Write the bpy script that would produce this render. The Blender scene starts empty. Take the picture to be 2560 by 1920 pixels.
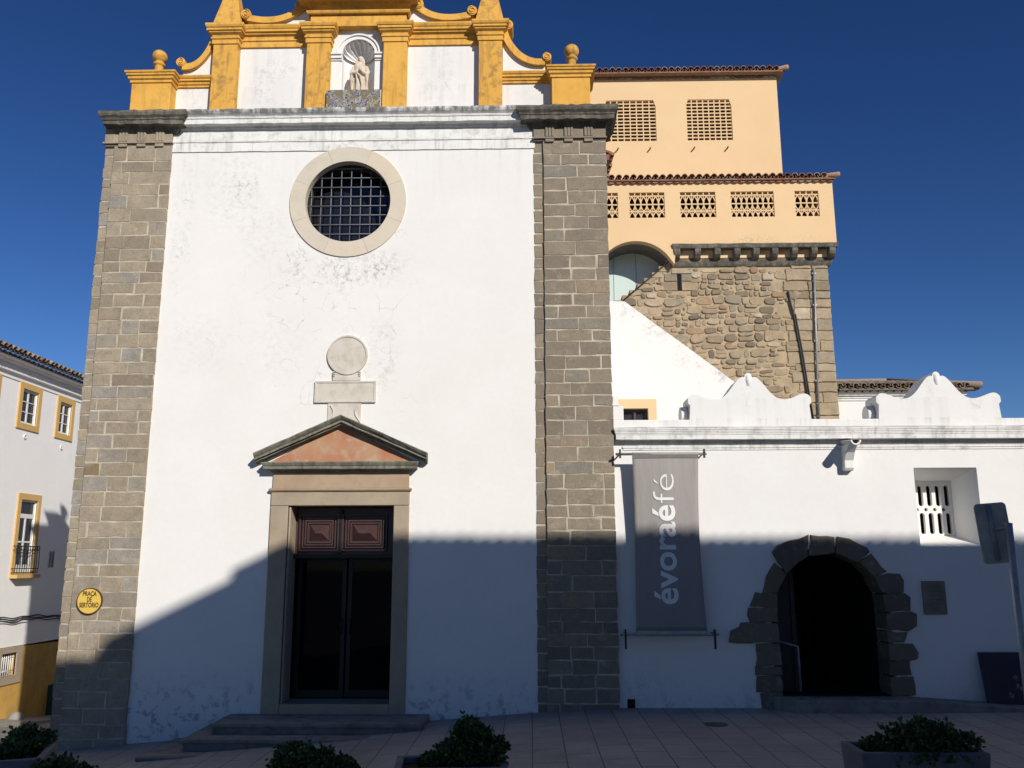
import bpy, bmesh, math, random
from mathutils import Vector, Matrix
from mathutils.geometry import tessellate_polygon
R = math.radians
rnd = random.Random(7)
S = bpy.context.scene
COL = S.collection

# ------------------------------------------------------------------ camera
cam_d = bpy.data.cameras.new('camera'); cam = bpy.data.objects.new('camera', cam_d); COL.objects.link(cam)
cam_d.sensor_width = 36.0; cam_d.lens = 36.0 * 2201.0 / 2560.0
cam_d.clip_start = 0.05; cam_d.clip_end = 2000
cam.location = (0, -13.2, 2.08)
_p, _y, _r = R(11.4), R(1.2), R(-0.12)
_f = Vector((-math.sin(_y) * math.cos(_p), math.cos(_y) * math.cos(_p), math.sin(_p)))
_rt = Vector((math.cos(_y), math.sin(_y), 0)); _up = _rt.cross(_f)
_r2 = _rt * math.cos(_r) + _up * math.sin(_r); _u2 = _up * math.cos(_r) - _rt * math.sin(_r)
cam.rotation_euler = Matrix((_r2, _u2, -_f)).transposed().to_euler()
S.camera = cam

# ------------------------------------------------------------------ light
LDIR = Vector((-0.61, 1.0, -0.62))
SUN_EL = math.atan2(0.62, math.hypot(0.61, 1.0))
SUN_AZ = math.atan2(0.61, -1.0)             # clockwise from +Y
W = bpy.data.worlds.new('World'); S.world = W; W.use_nodes = True
wn = W.node_tree; wn.nodes.clear()
sky = wn.nodes.new('ShaderNodeTexSky'); sky.sky_type = 'NISHITA'; sky.sun_disc = False
sky.sun_elevation = SUN_EL; sky.sun_rotation = SUN_AZ
sky.altitude = 300; sky.air_density = 0.9; sky.dust_density = 0.0; sky.ozone_density = 4.0
bg = wn.nodes.new('ShaderNodeBackground'); bg.inputs[1].default_value = 0.05
wo = wn.nodes.new('ShaderNodeOutputWorld')
hs = wn.nodes.new('ShaderNodeHueSaturation'); hs.inputs['Hue'].default_value = 0.508; hs.inputs['Saturation'].default_value = 1.10; hs.inputs['Value'].default_value = 0.88
gm = wn.nodes.new('ShaderNodeGamma'); gm.inputs[1].default_value = 1.3
wn.links.new(sky.outputs[0], gm.inputs[0]); wn.links.new(gm.outputs[0], hs.inputs['Color']); wn.links.new(hs.outputs[0], bg.inputs[0]); wn.links.new(bg.outputs[0], wo.inputs[0])
sd = bpy.data.lights.new('sun', 'SUN'); sd.energy = 4.6; sd.angle = R(0.5); sd.color = (1.0, 0.955, 0.885)
sun = bpy.data.objects.new('sun', sd); COL.objects.link(sun)
sun.rotation_euler = LDIR.to_track_quat('-Z', 'Y').to_euler(); sun.location = (10, -20, 25)
vs = S.view_settings; vs.view_transform = 'Standard'; vs.look = 'None'; vs.gamma = 1; vs.exposure = 0.0
vs.use_curve_mapping = False

# ------------------------------------------------------------------ material helpers
class N:
    def __init__(s, name, rough=0.85, spec=0.25):
        s.m = bpy.data.materials.new(name); s.m.use_nodes = True
        s.t = s.m.node_tree; s.b = s.t.nodes['Principled BSDF']
        s.b.inputs['Roughness'].default_value = rough
        s.b.inputs['Specular IOR Level'].default_value = spec
    def n(s, typ): return s.t.nodes.new(typ)
    def put(s, sock, v):
        if hasattr(v, 'links') or isinstance(v, bpy.types.NodeSocket): s.t.links.new(v, sock)
        elif isinstance(v, (tuple, list)) and len(v) == 3 and sock.type == 'RGBA': sock.default_value = (*v, 1)
        else: sock.default_value = v
    @property
    def pos(s):
        if not hasattr(s, '_pos'): s._g = s.n('ShaderNodeNewGeometry'); s._pos = s._g.outputs['Position']
        return s._pos
    @property
    def nrm(s): s.pos; return s._g.outputs['True Normal']
    def sep(s, v):
        q = s.n('ShaderNodeSeparateXYZ'); s.put(q.inputs[0], v); return q.outputs
    def vm(s, op, a, b):
        q = s.n('ShaderNodeVectorMath'); q.operation = op; s.put(q.inputs[0], a); s.put(q.inputs[1], b); return q.outputs['Value' if op == 'LENGTH' else 0]
    def ma(s, op, a, b=0.5, c=None, clamp=False):
        q = s.n('ShaderNodeMath'); q.operation = op; q.use_clamp = clamp
        s.put(q.inputs[0], a); s.put(q.inputs[1], b)
        if c is not None: s.put(q.inputs[2], c)
        return q.outputs[0]
    def noise(s, scale, detail=4, vec=None, stretch=None, rough=0.55, dist=0):
        v = s.pos if vec is None else vec
        if stretch: v = s.vm('MULTIPLY', v, stretch)
        q = s.n('ShaderNodeTexNoise'); s.put(q.inputs['Vector'], v)
        q.inputs['Scale'].default_value = scale; q.inputs['Detail'].default_value = detail
        q.inputs['Roughness'].default_value = rough; q.inputs['Distortion'].default_value = dist
        return q.outputs['Fac']
    def vor(s, scale, feature='F1', vec=None, out='Distance', rand=1.0):
        q = s.n('ShaderNodeTexVoronoi'); q.feature = feature
        s.put(q.inputs['Vector'], s.pos if vec is None else vec); q.inputs['Scale'].default_value = scale
        q.inputs['Randomness'].default_value = rand
        return q.outputs[out]
    def mr(s, v, a, b, c=0.0, d=1.0):
        q = s.n('ShaderNodeMapRange'); q.clamp = True
        s.put(q.inputs[0], v)
        for i, k in enumerate((a, b, c, d)): s.put(q.inputs[i + 1], k)
        return q.outputs[0]
    def ramp(s, f, stops, const=False):
        q = s.n('ShaderNodeValToRGB'); s.put(q.inputs[0], f); cr = q.color_ramp
        if const: cr.interpolation = 'CONSTANT'
        while len(cr.elements) < len(stops): cr.elements.new(0.5)
        for e, (p, c) in zip(cr.elements, stops): e.position = p; e.color = (*c, 1)
        return q.outputs[0]
    def mix(s, f, a, b, mode='MIX'):
        q = s.n('ShaderNodeMix'); q.data_type = 'RGBA'; q.blend_type = mode
        s.put(q.inputs[0], f); s.put(q.inputs[6], a); s.put(q.inputs[7], b); return q.outputs[2]
    def attr(s, name='tone'):
        q = s.n('ShaderNodeAttribute'); q.attribute_name = name; return q.outputs['Fac']
    def spot(s, cx, cz, rx, rz, axis='x'):
        v = s.vm('SUBTRACT', s.pos, (cx, 0, cz) if axis == 'x' else (0, cx, cz))
        v = s.vm('MULTIPLY', v, (1 / rx, 0, 1 / rz) if axis == 'x' else (0, 1 / rx, 1 / rz))
        return s.ma('SUBTRACT', 1.0, s.vm('LENGTH', v, (0, 0, 0)), clamp=True)
    def bump(s, h, strength=0.3, dist=0.01):
        q = s.n('ShaderNodeBump'); s.put(q.inputs['Height'], h)
        q.inputs['Strength'].default_value = strength; q.inputs['Distance'].default_value = dist
        s.t.links.new(q.outputs[0], s.b.inputs['Normal'])
    def out(s, c): s.put(s.b.inputs['Base Color'], c); return s.m

def plaster(name, a, b, stains=(), streaks=(), cracks=(), dirt=(0.20, 0.19, 0.17), amount=0.55, base=None, bump=0.25):
    """lime-washed wall. stains: (cx,cz,rx,rz,gain) mould patches, streaks: (ztop,length,gain) runs below a ledge"""
    m = N(name, 0.9, 0.15)
    c = m.mix(m.mr(m.noise(0.9, 5), 0.35, 0.7), a, b)
    x, y, z = m.sep(m.pos)
    tot = None
    add = lambda t, v: v if t is None else m.ma('ADD', t, v, clamp=True)
    if stains:
        nz = m.ma('MULTIPLY', m.mr(m.noise(11.0, 9, rough=0.78), 0.48, 0.68), m.mr(m.noise(2.2, 3), 0.35, 0.6))
        for cx, cz, rx, rz, g in stains:
            tot = add(tot, m.ma('MULTIPLY', m.ma('MULTIPLY', m.mr(m.spot(cx, cz, rx, rz), 0.0, 0.6), nz), g))
    if streaks:
        sn = m.mr(m.noise(1.0, 6, stretch=(9, 9, 0.5), rough=0.65), 0.50, 0.68)
        for zt, ln, g in streaks:
            k = m.ma('MULTIPLY', m.mr(z, zt - ln, zt), m.mr(z, zt + 0.02, zt))
            tot = add(tot, m.ma('MULTIPLY', m.ma('MULTIPLY', k, sn), g))
    if cracks:
        dv = m.vm('ADD', m.pos, m.vm('MULTIPLY', m.n_col(4.0) if hasattr(m, 'n_col') else m.pos, (0, 0, 0)))
        q = m.n('ShaderNodeTexNoise'); m.put(q.inputs['Vector'], m.pos); q.inputs['Scale'].default_value = 3.5; q.inputs['Detail'].default_value = 6
        dv = m.vm('ADD', m.pos, m.vm('MULTIPLY', q.outputs['Color'], (0.35, 0.35, 0.35)))
        e = m.mr(m.vor(2.6, 'DISTANCE_TO_EDGE', dv), 0.002, 0.010, 0.75, 0.0)
        br = m.mr(m.noise(3.4, 5), 0.47, 0.6)
        e = m.ma('MULTIPLY', e, br)
        for cx, cz, rx, rz, g in cracks:
            tot = add(tot, m.ma('MULTIPLY', m.ma('MULTIPLY', m.mr(m.spot(cx, cz, rx, rz), 0.0, 0.5), e), g))
    if base:
        zb, h, g = base
        nb = m.mr(m.noise(6.0, 7, rough=0.7), 0.52, 0.6)
        tot = add(tot, m.ma('MULTIPLY', m.ma('MULTIPLY', m.mr(z, zb + h, zb), nb), g))
    if tot is not None: c = m.mix(m.ma('MULTIPLY', tot, amount), c, dirt)
    c = m.mix(m.mr(m.noise(11.0, 3), 0.3, 0.8, 0.0, 0.10), c, (0.55, 0.53, 0.49))
    m.bump(m.ma('ADD', m.noise(3.0, 6), m.ma('MULTIPLY', m.noise(45.0, 3), 0.15)), bump, 0.02)
    return m.out(c)

def granite(name, stops, mortar=False, bump=0.5, speck=0.35, dark=None):
    m = N(name, 0.9, 0.2)
    c = m.ramp(m.attr(), stops)
    c = m.mix(m.mr(m.noise(3.0, 8, rough=0.75), 0.38, 0.72, 0.0, 0.6), c, (0.17, 0.15, 0.115))
    c = m.mix(m.mr(m.noise(14.0, 6, rough=0.75), 0.5, 0.72, 0.0, 0.45), c, (0.14, 0.125, 0.10))
    c = m.mix(m.mr(m.noise(5.5, 5, rough=0.7), 0.56, 0.70, 0.0, 0.35), c, (0.55, 0.48, 0.36))
    c = m.mix(m.mr(m.noise(90, 2), 0.45, 0.7, 0.0, speck), c, (0.10, 0.095, 0.085))
    if dark:
        x, y, z = m.sep(m.pos)
        c = m.mix(m.ma('MULTIPLY', m.mr(z, dark[0], dark[1]), m.mr(m.noise(2.5, 5), 0.3, 0.6)), c, (0.055, 0.052, 0.045))
    m.bump(m.ma('ADD', m.noise(25, 6, rough=0.7), m.noise(6, 3)), bump, 0.012)
    return m.out(c)

def weathered(name, a, b, dirt, amt=0.8, up=True, streak=True, sc=5.0, lo=0.48, hi=0.66, rough=0.88):
    """painted or plain moulding: dirt gathers on its ledges and runs down in streaks"""
    m = N(name, rough, 0.2)
    c = m.mix(m.mr(m.noise(2.0, 5), 0.35, 0.65), a, b)
    d = m.mr(m.noise(sc, 7, rough=0.7), lo, hi)
    if streak: d = m.ma('MAXIMUM', d, m.mr(m.noise(1.0, 5, stretch=(11, 11, 1.2), rough=0.6), lo + 0.02, hi + 0.04))
    if up:
        nz = m.sep(m.nrm)[2]
        d = m.ma('MAXIMUM', m.ma('MULTIPLY', d, 0.6), m.ma('MULTIPLY', m.mr(nz, 0.25, 0.8), m.mr(m.noise(4, 5), 0.25, 0.5)))
    c = m.mix(m.ma('MULTIPLY', d, amt), c, dirt)
    m.bump(m.ma('ADD', m.noise(8, 5), m.ma('MULTIPLY', m.noise(50, 2), 0.3)), 0.35, 0.012)
    return m.out(c)

def plain(name, c, rough=0.6, spec=0.3, var=0.25, sc=6.0, metal=0.0, bump=0.0):
    m = N(name, rough, spec)
    m.b.inputs['Metallic'].default_value = metal
    d = tuple(k * (1 - var) for k in c)
    col = m.mix(m.mr(m.noise(sc, 5), 0.3, 0.7), c, d)
    if bump: m.bump(m.noise(sc * 4, 4), bump, 0.01)
    return m.out(col)

WHITE_A, WHITE_B = (0.80, 0.775, 0.735), (0.76, 0.735, 0.69)
M = {}
M['facade'] = plaster('lime_wash_facade', WHITE_A, WHITE_B,
    stains=[(-2.95, 6.62, 1.2, 0.42, 1.5), (-3.6, 6.75, 0.25, 0.25, 1.5), (-2.3, 6.75, 0.5, 0.3, 1.0), (-5.55, 7.4, 0.22, 1.3, 1.1), (-4.9, 8.0, 0.5, 0.9, 0.6),
            (-4.5, 7.9, 0.35, 0.8, 0.8), (-2.3, 5.2, 0.35, 0.7, 1.1), (-2.35, 8.3, 0.25, 0.6, 0.7), (-4.2, 7.2, 0.5, 0.6, 0.5), (-5.2, 5.4, 0.6, 0.6, 0.4), (-1.9, 3.0, 0.2, 0.9, 0.4),
            (-2.9, 6.0, 0.12, 1.0, 0.9), (-3.9, 5.3, 0.5, 0.7, 0.35)],
    streaks=[(8.62, 1.1, 0.22)],
    cracks=[(-2.9, 6.3, 1.5, 1.5, 1.0), (-2.4, 5.0, 1.0, 1.5, 0.9), (-3.9, 6.4, 1.0, 2.2, 0.7), (-2.2, 7.6, 0.5, 2.0, 0.5), (-3.3, 4.6, 0.9, 0.9, 0.8), (-5.0, 5.3, 0.9, 0.8, 0.6)],
    base=(-0.15, 0.75, 1.15), amount=0.58)
M['attic'] = plaster('lime_wash_attic', WHITE_A, (0.72, 0.70, 0.665),
    stains=[(-4.3, 9.85, 0.5, 0.6, 0.9), (-1.5, 9.95, 0.45, 0.6, 0.8), (-4.0, 10.2, 0.4, 0.5, 0.6), (-5.5, 9.7, 0.35, 0.4, 0.8), (0.0, 9.7, 0.3, 0.3, 0.3)], streaks=[(9.8, 0.6, 0.35), (10.55, 0.9, 0.35)])
M['annex'] = plaster('lime_wash_annex', (0.79, 0.775, 0.745), (0.76, 0.74, 0.71), stains=[(1.6, 0.3, 0.6, 0.5, 0.7), (3.3, 4.7, 0.12, 0.5, 0.6), (6.1, 4.75, 0.15, 0.4, 0.6), (6.75, 4.35, 0.12, 0.35, 0.9), (4.9, 3.72, 0.3, 0.06, 0.7), (6.2, 3.72, 0.8, 0.05, 1.0)],
    streaks=[(4.19, 0.16, 0.5), (4.5, 0.5, 0.25)], base=(0.0, 0.4, 0.55))
M['slope'] = plaster('lime_wash_stair', (0.80, 0.78, 0.74), (0.77, 0.75, 0.71), stains=[(2.6, 8.8, 0.6, 0.5, 1.2), (3.4, 8.1, 0.5, 0.45, 1.2), (4.2, 7.45, 0.5, 0.45, 1.3), (5.0, 6.85, 0.4, 0.4, 1.3), (4.5, 6.9, 0.15, 0.6, 0.8)])
M['left_white'] = plaster('lime_wash_house', (0.87, 0.85, 0.82), (0.84, 0.82, 0.79))
M['niche'] = plaster('lime_wash_niche', (0.79, 0.775, 0.75), (0.77, 0.75, 0.72))
M['cornice'] = CORN = weathered('stained_white_moulding', (0.79, 0.77, 0.73), (0.74, 0.72, 0.68), (0.11, 0.107, 0.095), 0.8, lo=0.52, hi=0.72)
nt = CORN.node_tree; b_ = nt.nodes['Principled BSDF']; src = b_.inputs['Base Color'].links[0].from_socket
mm = N.__new__(N); mm.m = CORN; mm.t = nt; mm.b = b_
zz_ = mm.sep(mm.pos)[2]
k_ = mm.ma('MULTIPLY', mm.mr(zz_, 9.16, 9.21), mm.mr(mm.noise(1.0, 6, stretch=(7, 7, 3), rough=0.7), 0.36, 0.56))
mm.out(mm.mix(mm.ma('MULTIPLY', k_, 0.85), src, (0.085, 0.082, 0.07)))
M['annex_cornice'] = weathered('stained_annex_moulding', (0.78, 0.765, 0.735), (0.75, 0.73, 0.70), (0.13, 0.125, 0.11), 0.9, lo=0.5, hi=0.7)
OCH_A, OCH_B = (0.75, 0.415, 0.09), (0.70, 0.37, 0.07)
M['ochre'] = weathered('ochre_limewash', OCH_A, OCH_B, (0.20, 0.13, 0.055), 0.7, lo=0.52, hi=0.70, sc=5.0)
M['ochre_worn'] = weathered('worn_ochre_limewash', (0.69, 0.375, 0.08), OCH_B, (0.15, 0.105, 0.055), 0.9, lo=0.49, hi=0.63, sc=6.5)
M['ochre_ledge'] = weathered('ochre_moulding', OCH_A, OCH_B, (0.15, 0.105, 0.05), 0.85, lo=0.5, hi=0.7)
M['ochre_base'] = weathered('ochre_plinth', (0.62, 0.37, 0.09), (0.52, 0.30, 0.07), (0.30, 0.24, 0.15), 0.6, up=False, lo=0.5, hi=0.7, sc=2.5)
GR = [(0.0, (0.296, 0.242, 0.172)), (0.3, (0.377, 0.307, 0.215)), (0.55, (0.428, 0.346, 0.244)), (0.78, (0.377, 0.317, 0.239)), (0.93, (0.357, 0.326, 0.282)), (1.0, (0.245, 0.169, 0.086))]
GR2 = [(0.0, (0.211, 0.173, 0.129)), (0.35, (0.273, 0.223, 0.162)), (0.7, (0.319, 0.258, 0.18)), (0.9, (0.267, 0.237, 0.194)), (1.0, (0.36, 0.268, 0.171))]
M['granite'] = granite('warm_granite_blocks', GR)
M['granite_grey'] = granite('grey_granite_blocks', GR2)
M['mortar'] = plain('lime_mortar', (0.60, 0.52, 0.40), 0.95, 0.1, 0.45, 5.0, bump=0.6)
M['mortar_tan'] = plain('tan_mortar', (0.50, 0.385, 0.25), 0.95, 0.1, 0.35, 3.0, bump=0.8)
M['dark_stone'] = weathered('blackened_stone', (0.24, 0.21, 0.165), (0.15, 0.135, 0.11), (0.035, 0.034, 0.03), 0.95, lo=0.41, hi=0.56, sc=8)
M['door_stone'] = weathered('tan_door_stone', (0.40, 0.32, 0.225), (0.35, 0.285, 0.205), (0.24, 0.20, 0.155), 0.5, streak=False)
M['ring_stone'] = weathered('cream_marble', (0.66, 0.57, 0.44), (0.58, 0.51, 0.41), (0.42, 0.35, 0.26), 0.5, up=False, streak=False, sc=3)
nt = M['ring_stone'].node_tree; b_ = nt.nodes['Principled BSDF']; src = b_.inputs['Base Color'].links[0].from_socket
mm = N.__new__(N); mm.m = M['ring_stone']; mm.t = nt; mm.b = b_
mm.out(mm.mix(0.55, src, mm.ramp(mm.attr(), [(0, (0.64, 0.53, 0.385)), (0.5, (0.66, 0.575, 0.45)), (1, (0.54, 0.505, 0.43))])))
M['relief_stone'] = weathered('pale_marble', (0.62, 0.575, 0.50), (0.57, 0.52, 0.44), (0.40, 0.33, 0.25), 0.5, up=False, streak=False, sc=4)
M['tympanum'] = weathered('red_painted_stone', (0.42, 0.16, 0.09), (0.45, 0.27, 0.16), (0.46, 0.36, 0.25), 0.8, up=False, streak=False, sc=3, lo=0.5, hi=0.62)
M['frieze_stone'] = weathered('pinkish_stone', (0.42, 0.31, 0.21), (0.37, 0.26, 0.17), (0.24, 0.20, 0.15), 0.6, streak=False)
M['lichen_stone'] = weathered('lichened_stone', (0.27, 0.26, 0.20), (0.20, 0.185, 0.145), (0.04, 0.038, 0.033), 0.95, lo=0.46, hi=0.62)
M['step_stone'] = weathered('worn_step_stone', (0.27, 0.25, 0.225), (0.21, 0.195, 0.175), (0.09, 0.085, 0.075), 0.6, up=False, streak=False)
M['door_wood'] = plain('oxblood_door_paint', (0.072, 0.036, 0.035), 0.45, 0.4, 0.3, 8.0)
M['dark_wood'] = plain('dark_frame_paint', (0.006, 0.005, 0.005), 0.5, 0.4, 0.3, 8.0)
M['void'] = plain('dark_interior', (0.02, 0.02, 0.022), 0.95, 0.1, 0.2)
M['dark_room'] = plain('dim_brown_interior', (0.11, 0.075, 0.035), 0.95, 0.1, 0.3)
M['room'] = plain('dim_room_wall', (0.10, 0.10, 0.105), 0.9, 0.1, 0.2)
M['iron'] = plain('grey_painted_iron', (0.19, 0.195, 0.21), 0.5, 0.4, 0.2)
M['black_iron'] = plain('black_wrought_iron', (0.025, 0.025, 0.026), 0.55, 0.4, 0.2)
M['steel'] = plain('galvanised_steel', (0.36, 0.38, 0.39), 0.45, 0.5, 0.3, 9.0, metal=0.3)
M['sign_back'] = plain('sign_back_metal', (0.42, 0.43, 0.42), 0.5, 0.4, 0.35, 9.0, metal=0.2)
M['sign_face'] = plain('sign_face_white', (0.7, 0.7, 0.7), 0.4, 0.4, 0.05)
M['tower'] = plaster('apricot_limewash', (0.765, 0.535, 0.295), (0.735, 0.505, 0.275), stains=[(6.2, 10.75, 1.0, 0.22, 1.3), (7.6, 10.8, 0.6, 0.15, 0.7)], streaks=[(10.7, 0.25, 0.1)], amount=0.7)
M['trim_yellow'] = plaster('house_trim_ochre', (0.62, 0.39, 0.13), (0.58, 0.36, 0.12))
M['peach_trim'] = plaster('apricot_trim', (0.765, 0.535, 0.295), (0.735, 0.505, 0.275))
RUB = [(0.0, (0.189, 0.152, 0.104)), (0.18, (0.341, 0.254, 0.154)), (0.4, (0.488, 0.366, 0.225)), (0.6, (0.321, 0.268, 0.187)), (0.75, (0.511, 0.403, 0.268)), (0.88, (0.397, 0.246, 0.137)), (0.95, (0.622, 0.503, 0.351)), (1.0, (0.076, 0.063, 0.05))]
M['rubble'] = granite('rubble_stone', RUB, bump=0.9, speck=0.25)
TIL = [(0.0, (0.20, 0.075, 0.045)), (0.4, (0.30, 0.12, 0.07)), (0.7, (0.36, 0.20, 0.13)), (0.88, (0.42, 0.33, 0.24)), (1.0, (0.14, 0.09, 0.065))]
m = N('clay_roof_tile', 0.9, 0.15)
c = m.ramp(m.attr(), TIL); c = m.mix(m.mr(m.noise(7, 6, rough=0.7), 0.45, 0.7, 0, 0.75), c, (0.30, 0.27, 0.22))
m.bump(m.noise(30, 4), 0.4, 0.01); M['tile'] = m.out(c)
m = N('old_roof_tile', 0.9, 0.15)
c = m.ramp(m.attr(), [(0, (0.16, 0.11, 0.08)), (0.5, (0.27, 0.19, 0.14)), (1, (0.36, 0.30, 0.24))]); c = m.mix(m.mr(m.noise(7, 6, rough=0.7), 0.4, 0.7, 0, 0.8), c, (0.24, 0.23, 0.20))
m.bump(m.noise(30, 4), 0.4, 0.01); M['tile_old'] = m.out(c)
M['grey_soffit'] = plain('grey_arch_soffit', (0.20, 0.20, 0.185), 0.9, 0.1, 0.3)
M['soffit'] = plain('brown_soffit', (0.30, 0.235, 0.175), 0.9, 0.1, 0.2)
# glass
m = N('dark_window_glass', 0.08, 0.5); m.out((0.012, 0.013, 0.017)); M['glass'] = m.m
m = N('door_glass', 0.03, 0.06); m.out((0.004, 0.004, 0.006)); M['door_glass'] = m.m
m = N('frosted_green_glass', 0.18, 0.5); m.out(m.mix(m.mr(m.noise(0.8, 3), 0.3, 0.7), (0.60, 0.71, 0.65), (0.56, 0.67, 0.61))); M['frosted'] = m.m
m = N('house_window_glass', 0.04, 0.6)
x, y, z = m.sep(m.pos)
m.out((0.03, 0.034, 0.042)); m.b.inputs['Coat Weight'].default_value = 0.3; M['pane'] = m.m
M['white_paint'] = plain('white_gloss_paint', (0.74, 0.74, 0.72), 0.5, 0.4, 0.06)
M['curtain'] = plain('grey_curtain', (0.34, 0.33, 0.33), 0.9, 0.1, 0.3, 3.0)
# azulejo tiles
m = N('painted_azulejo', 0.35, 0.5)
x, y, z = m.sep(m.pos)
v1 = m.vm('MULTIPLY', m.pos, (1, 0, 1))
f = m.vor(19.0, 'F1', v1); e = m.vor(30.0, 'DISTANCE_TO_EDGE', v1)
c = m.ramp(m.vor(30.0, 'F1', v1, 'Color'), [(0.0, (0.03, 0.05, 0.20)), (0.3, (0.06, 0.12, 0.34)), (0.45, (0.24, 0.18, 0.075)), (0.65, (0.34, 0.27, 0.13)), (0.8, (0.10, 0.09, 0.14)), (1.0, (0.05, 0.20, 0.34))], True)
c = m.mix(m.mr(e, 0.02, 0.10, 1, 0), c, (0.50, 0.48, 0.40))
c = m.mix(m.mr(m.noise(9, 5), 0.50, 0.60), c, (0.21, 0.17, 0.09))
c = m.mix(m.mr(m.noise(30, 3), 0.5, 0.7, 0, 0.6), c, (0.12, 0.105, 0.08))
M['azulejo'] = m.out(c)
M['sign_yellow'] = plain('yellow_enamel', (0.74, 0.50, 0.10), 0.4, 0.4, 0.08)
M['sign_brown'] = plain('dark_brown_enamel', (0.10, 0.055, 0.015), 0.4, 0.4, 0.1)
# banner
m = N('grey_canvas', 0.9, 0.1)
x, y, z = m.sep(m.pos)
c = m.mix(m.mr(z, 3.6, 1.2), (0.37, 0.34, 0.31), (0.27, 0.255, 0.245))  # base tone gets darker towards the bottom
c = m.mix(m.mr(m.noise(1.0, 5, stretch=(14, 14, 0.7)), 0.4, 0.75, 0, 0.5), c, (0.27, 0.24, 0.215))
m.bump(m.noise(3.0, 3, stretch=(2, 1, 0.6)), 0.4, 0.03); M['canvas'] = m.out(c)
M['canvas_hem'] = plain('dark_hem', (0.22, 0.20, 0.18), 0.9, 0.1, 0.2)
M['letter_white'] = plain('printed_white', (0.80, 0.80, 0.77), 0.8, 0.1, 0.08)
M['letter_faint'] = plain('printed_faint', (0.44, 0.40, 0.36), 0.8, 0.1, 0.08)
M['plaque'] = plain('weathered_plaque_stone', (0.27, 0.23, 0.18), 0.8, 0.2, 0.35, 5.0, bump=0.3)
M['plaque_cut'] = plain('plaque_lettering_shadow', (0.17, 0.145, 0.115), 0.8, 0.2, 0.2, 5.0)
m = N('board_print', 0.3, 0.4)
c = m.mix(m.mr(m.noise(3, 3), 0.4, 0.7), (0.012, 0.016, 0.05), (0.02, 0.018, 0.035)); M['board'] = m.out(c)
M['flower'] = plain('printed_petals', (0.22, 0.19, 0.23), 0.4, 0.3, 0.5, 14.0)
M['green_box'] = plain('dark_green_paint', (0.015, 0.07, 0.05), 0.5, 0.4, 0.3)
M['planter'] = plain('grey_concrete', (0.17, 0.17, 0.185), 0.9, 0.15, 0.35, 3.0, bump=0.5)
M['soil'] = plain('dark_soil', (0.04, 0.03, 0.022), 0.95, 0.1, 0.5, 10.0, bump=0.8)
M['statue'] = weathered('pale_limestone', (0.68, 0.585, 0.47), (0.60, 0.50, 0.39), (0.36, 0.29, 0.21), 0.55, up=False, streak=False, sc=9)
M['manhole'] = plain('cast_iron', (0.06, 0.06, 0.06), 0.6, 0.4, 0.3)
m = N('leaf_green', 0.6, 0.3)
c = m.ramp(m.attr(), [(0, (0.018, 0.045, 0.012)), (0.5, (0.045, 0.095, 0.024)), (0.85, (0.085, 0.13, 0.045)), (1.0, (0.16, 0.17, 0.10))]); M['leaf'] = m.out(c)
M['stem'] = plain('woody_stem', (0.09, 0.065, 0.04), 0.9, 0.1, 0.3)
# paving
m = N('granite_paving', 0.75, 0.3)
x, y, z = m.sep(m.pos)
cb = m.n('ShaderNodeCombineXYZ'); m.put(cb.inputs[0], y); m.put(cb.inputs[1], x); m.put(cb.inputs[2], 0.0)
bt = m.n('ShaderNodeTexBrick'); m.t.links.new(cb.outputs[0], bt.inputs['Vector'])
bt.inputs['Scale'].default_value = 1.0; bt.inputs['Brick Width'].default_value = 0.72; bt.inputs['Row Height'].default_value = 0.37
bt.inputs['Mortar Size'].default_value = 0.007; bt.inputs['Mortar Smooth'].default_value = 0.2; bt.inputs['Bias'].default_value = 0
bt.inputs['Color1'].default_value = (0.34, 0.33, 0.305, 1); bt.inputs['Color2'].default_value = (0.295, 0.285, 0.262, 1); bt.inputs['Mortar'].default_value = (0.09, 0.083, 0.075, 1)
# cobbled part to the left of the steps and down the side street
cob = m.vor(9.0, 'DISTANCE_TO_EDGE')
cc = m.mix(m.mr(cob, 0.03, 0.10), (0.10, 0.095, 0.085), m.ramp(m.vor(9.0, 'F1', None, 'Color'), [(0, (0.22, 0.205, 0.185)), (1, (0.33, 0.31, 0.28))]))
c = m.mix(m.mr(x, -7.6, -7.5), cc, bt.outputs['Color'])
c = m.mix(m.mr(m.noise(1.3, 6, rough=0.65), 0.4, 0.7, 0, 0.5), c, (0.15, 0.145, 0.135))
c = m.mix(m.mr(m.noise(60, 2), 0.45, 0.7, 0, 0.3), c, (0.11, 0.10, 0.095))
m.bump(m.ma('ADD', m.ma('MULTIPLY', bt.outputs['Fac'], -0.8), m.noise(30, 4)), 0.5, 0.008); M['paving'] = m.out(c)
M['kerb'] = plain('kerb_granite', (0.33, 0.31, 0.28), 0.85, 0.2, 0.3, 5.0, bump=0.5)
M['opp_wall'] = plaster('lime_wash_opposite', (0.84, 0.74, 0.58), (0.80, 0.70, 0.54))

# ------------------------------------------------------------------ object helpers
ORG = {}
def tag(o, label=None, cat=None, group=None, kind=None):
    if label: o['label'] = label
    if cat: o['category'] = cat
    if group: o['group'] = group
    if kind: o['kind'] = kind
    return o
def thing(name, label, cat, loc=(0, 0, 0), group=None):
    o = bpy.data.objects.new(name, None); COL.objects.link(o); o.location = loc; o.empty_display_size = 0.3
    ORG[o.name] = Vector(loc); return tag(o, label, cat, group)

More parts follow.
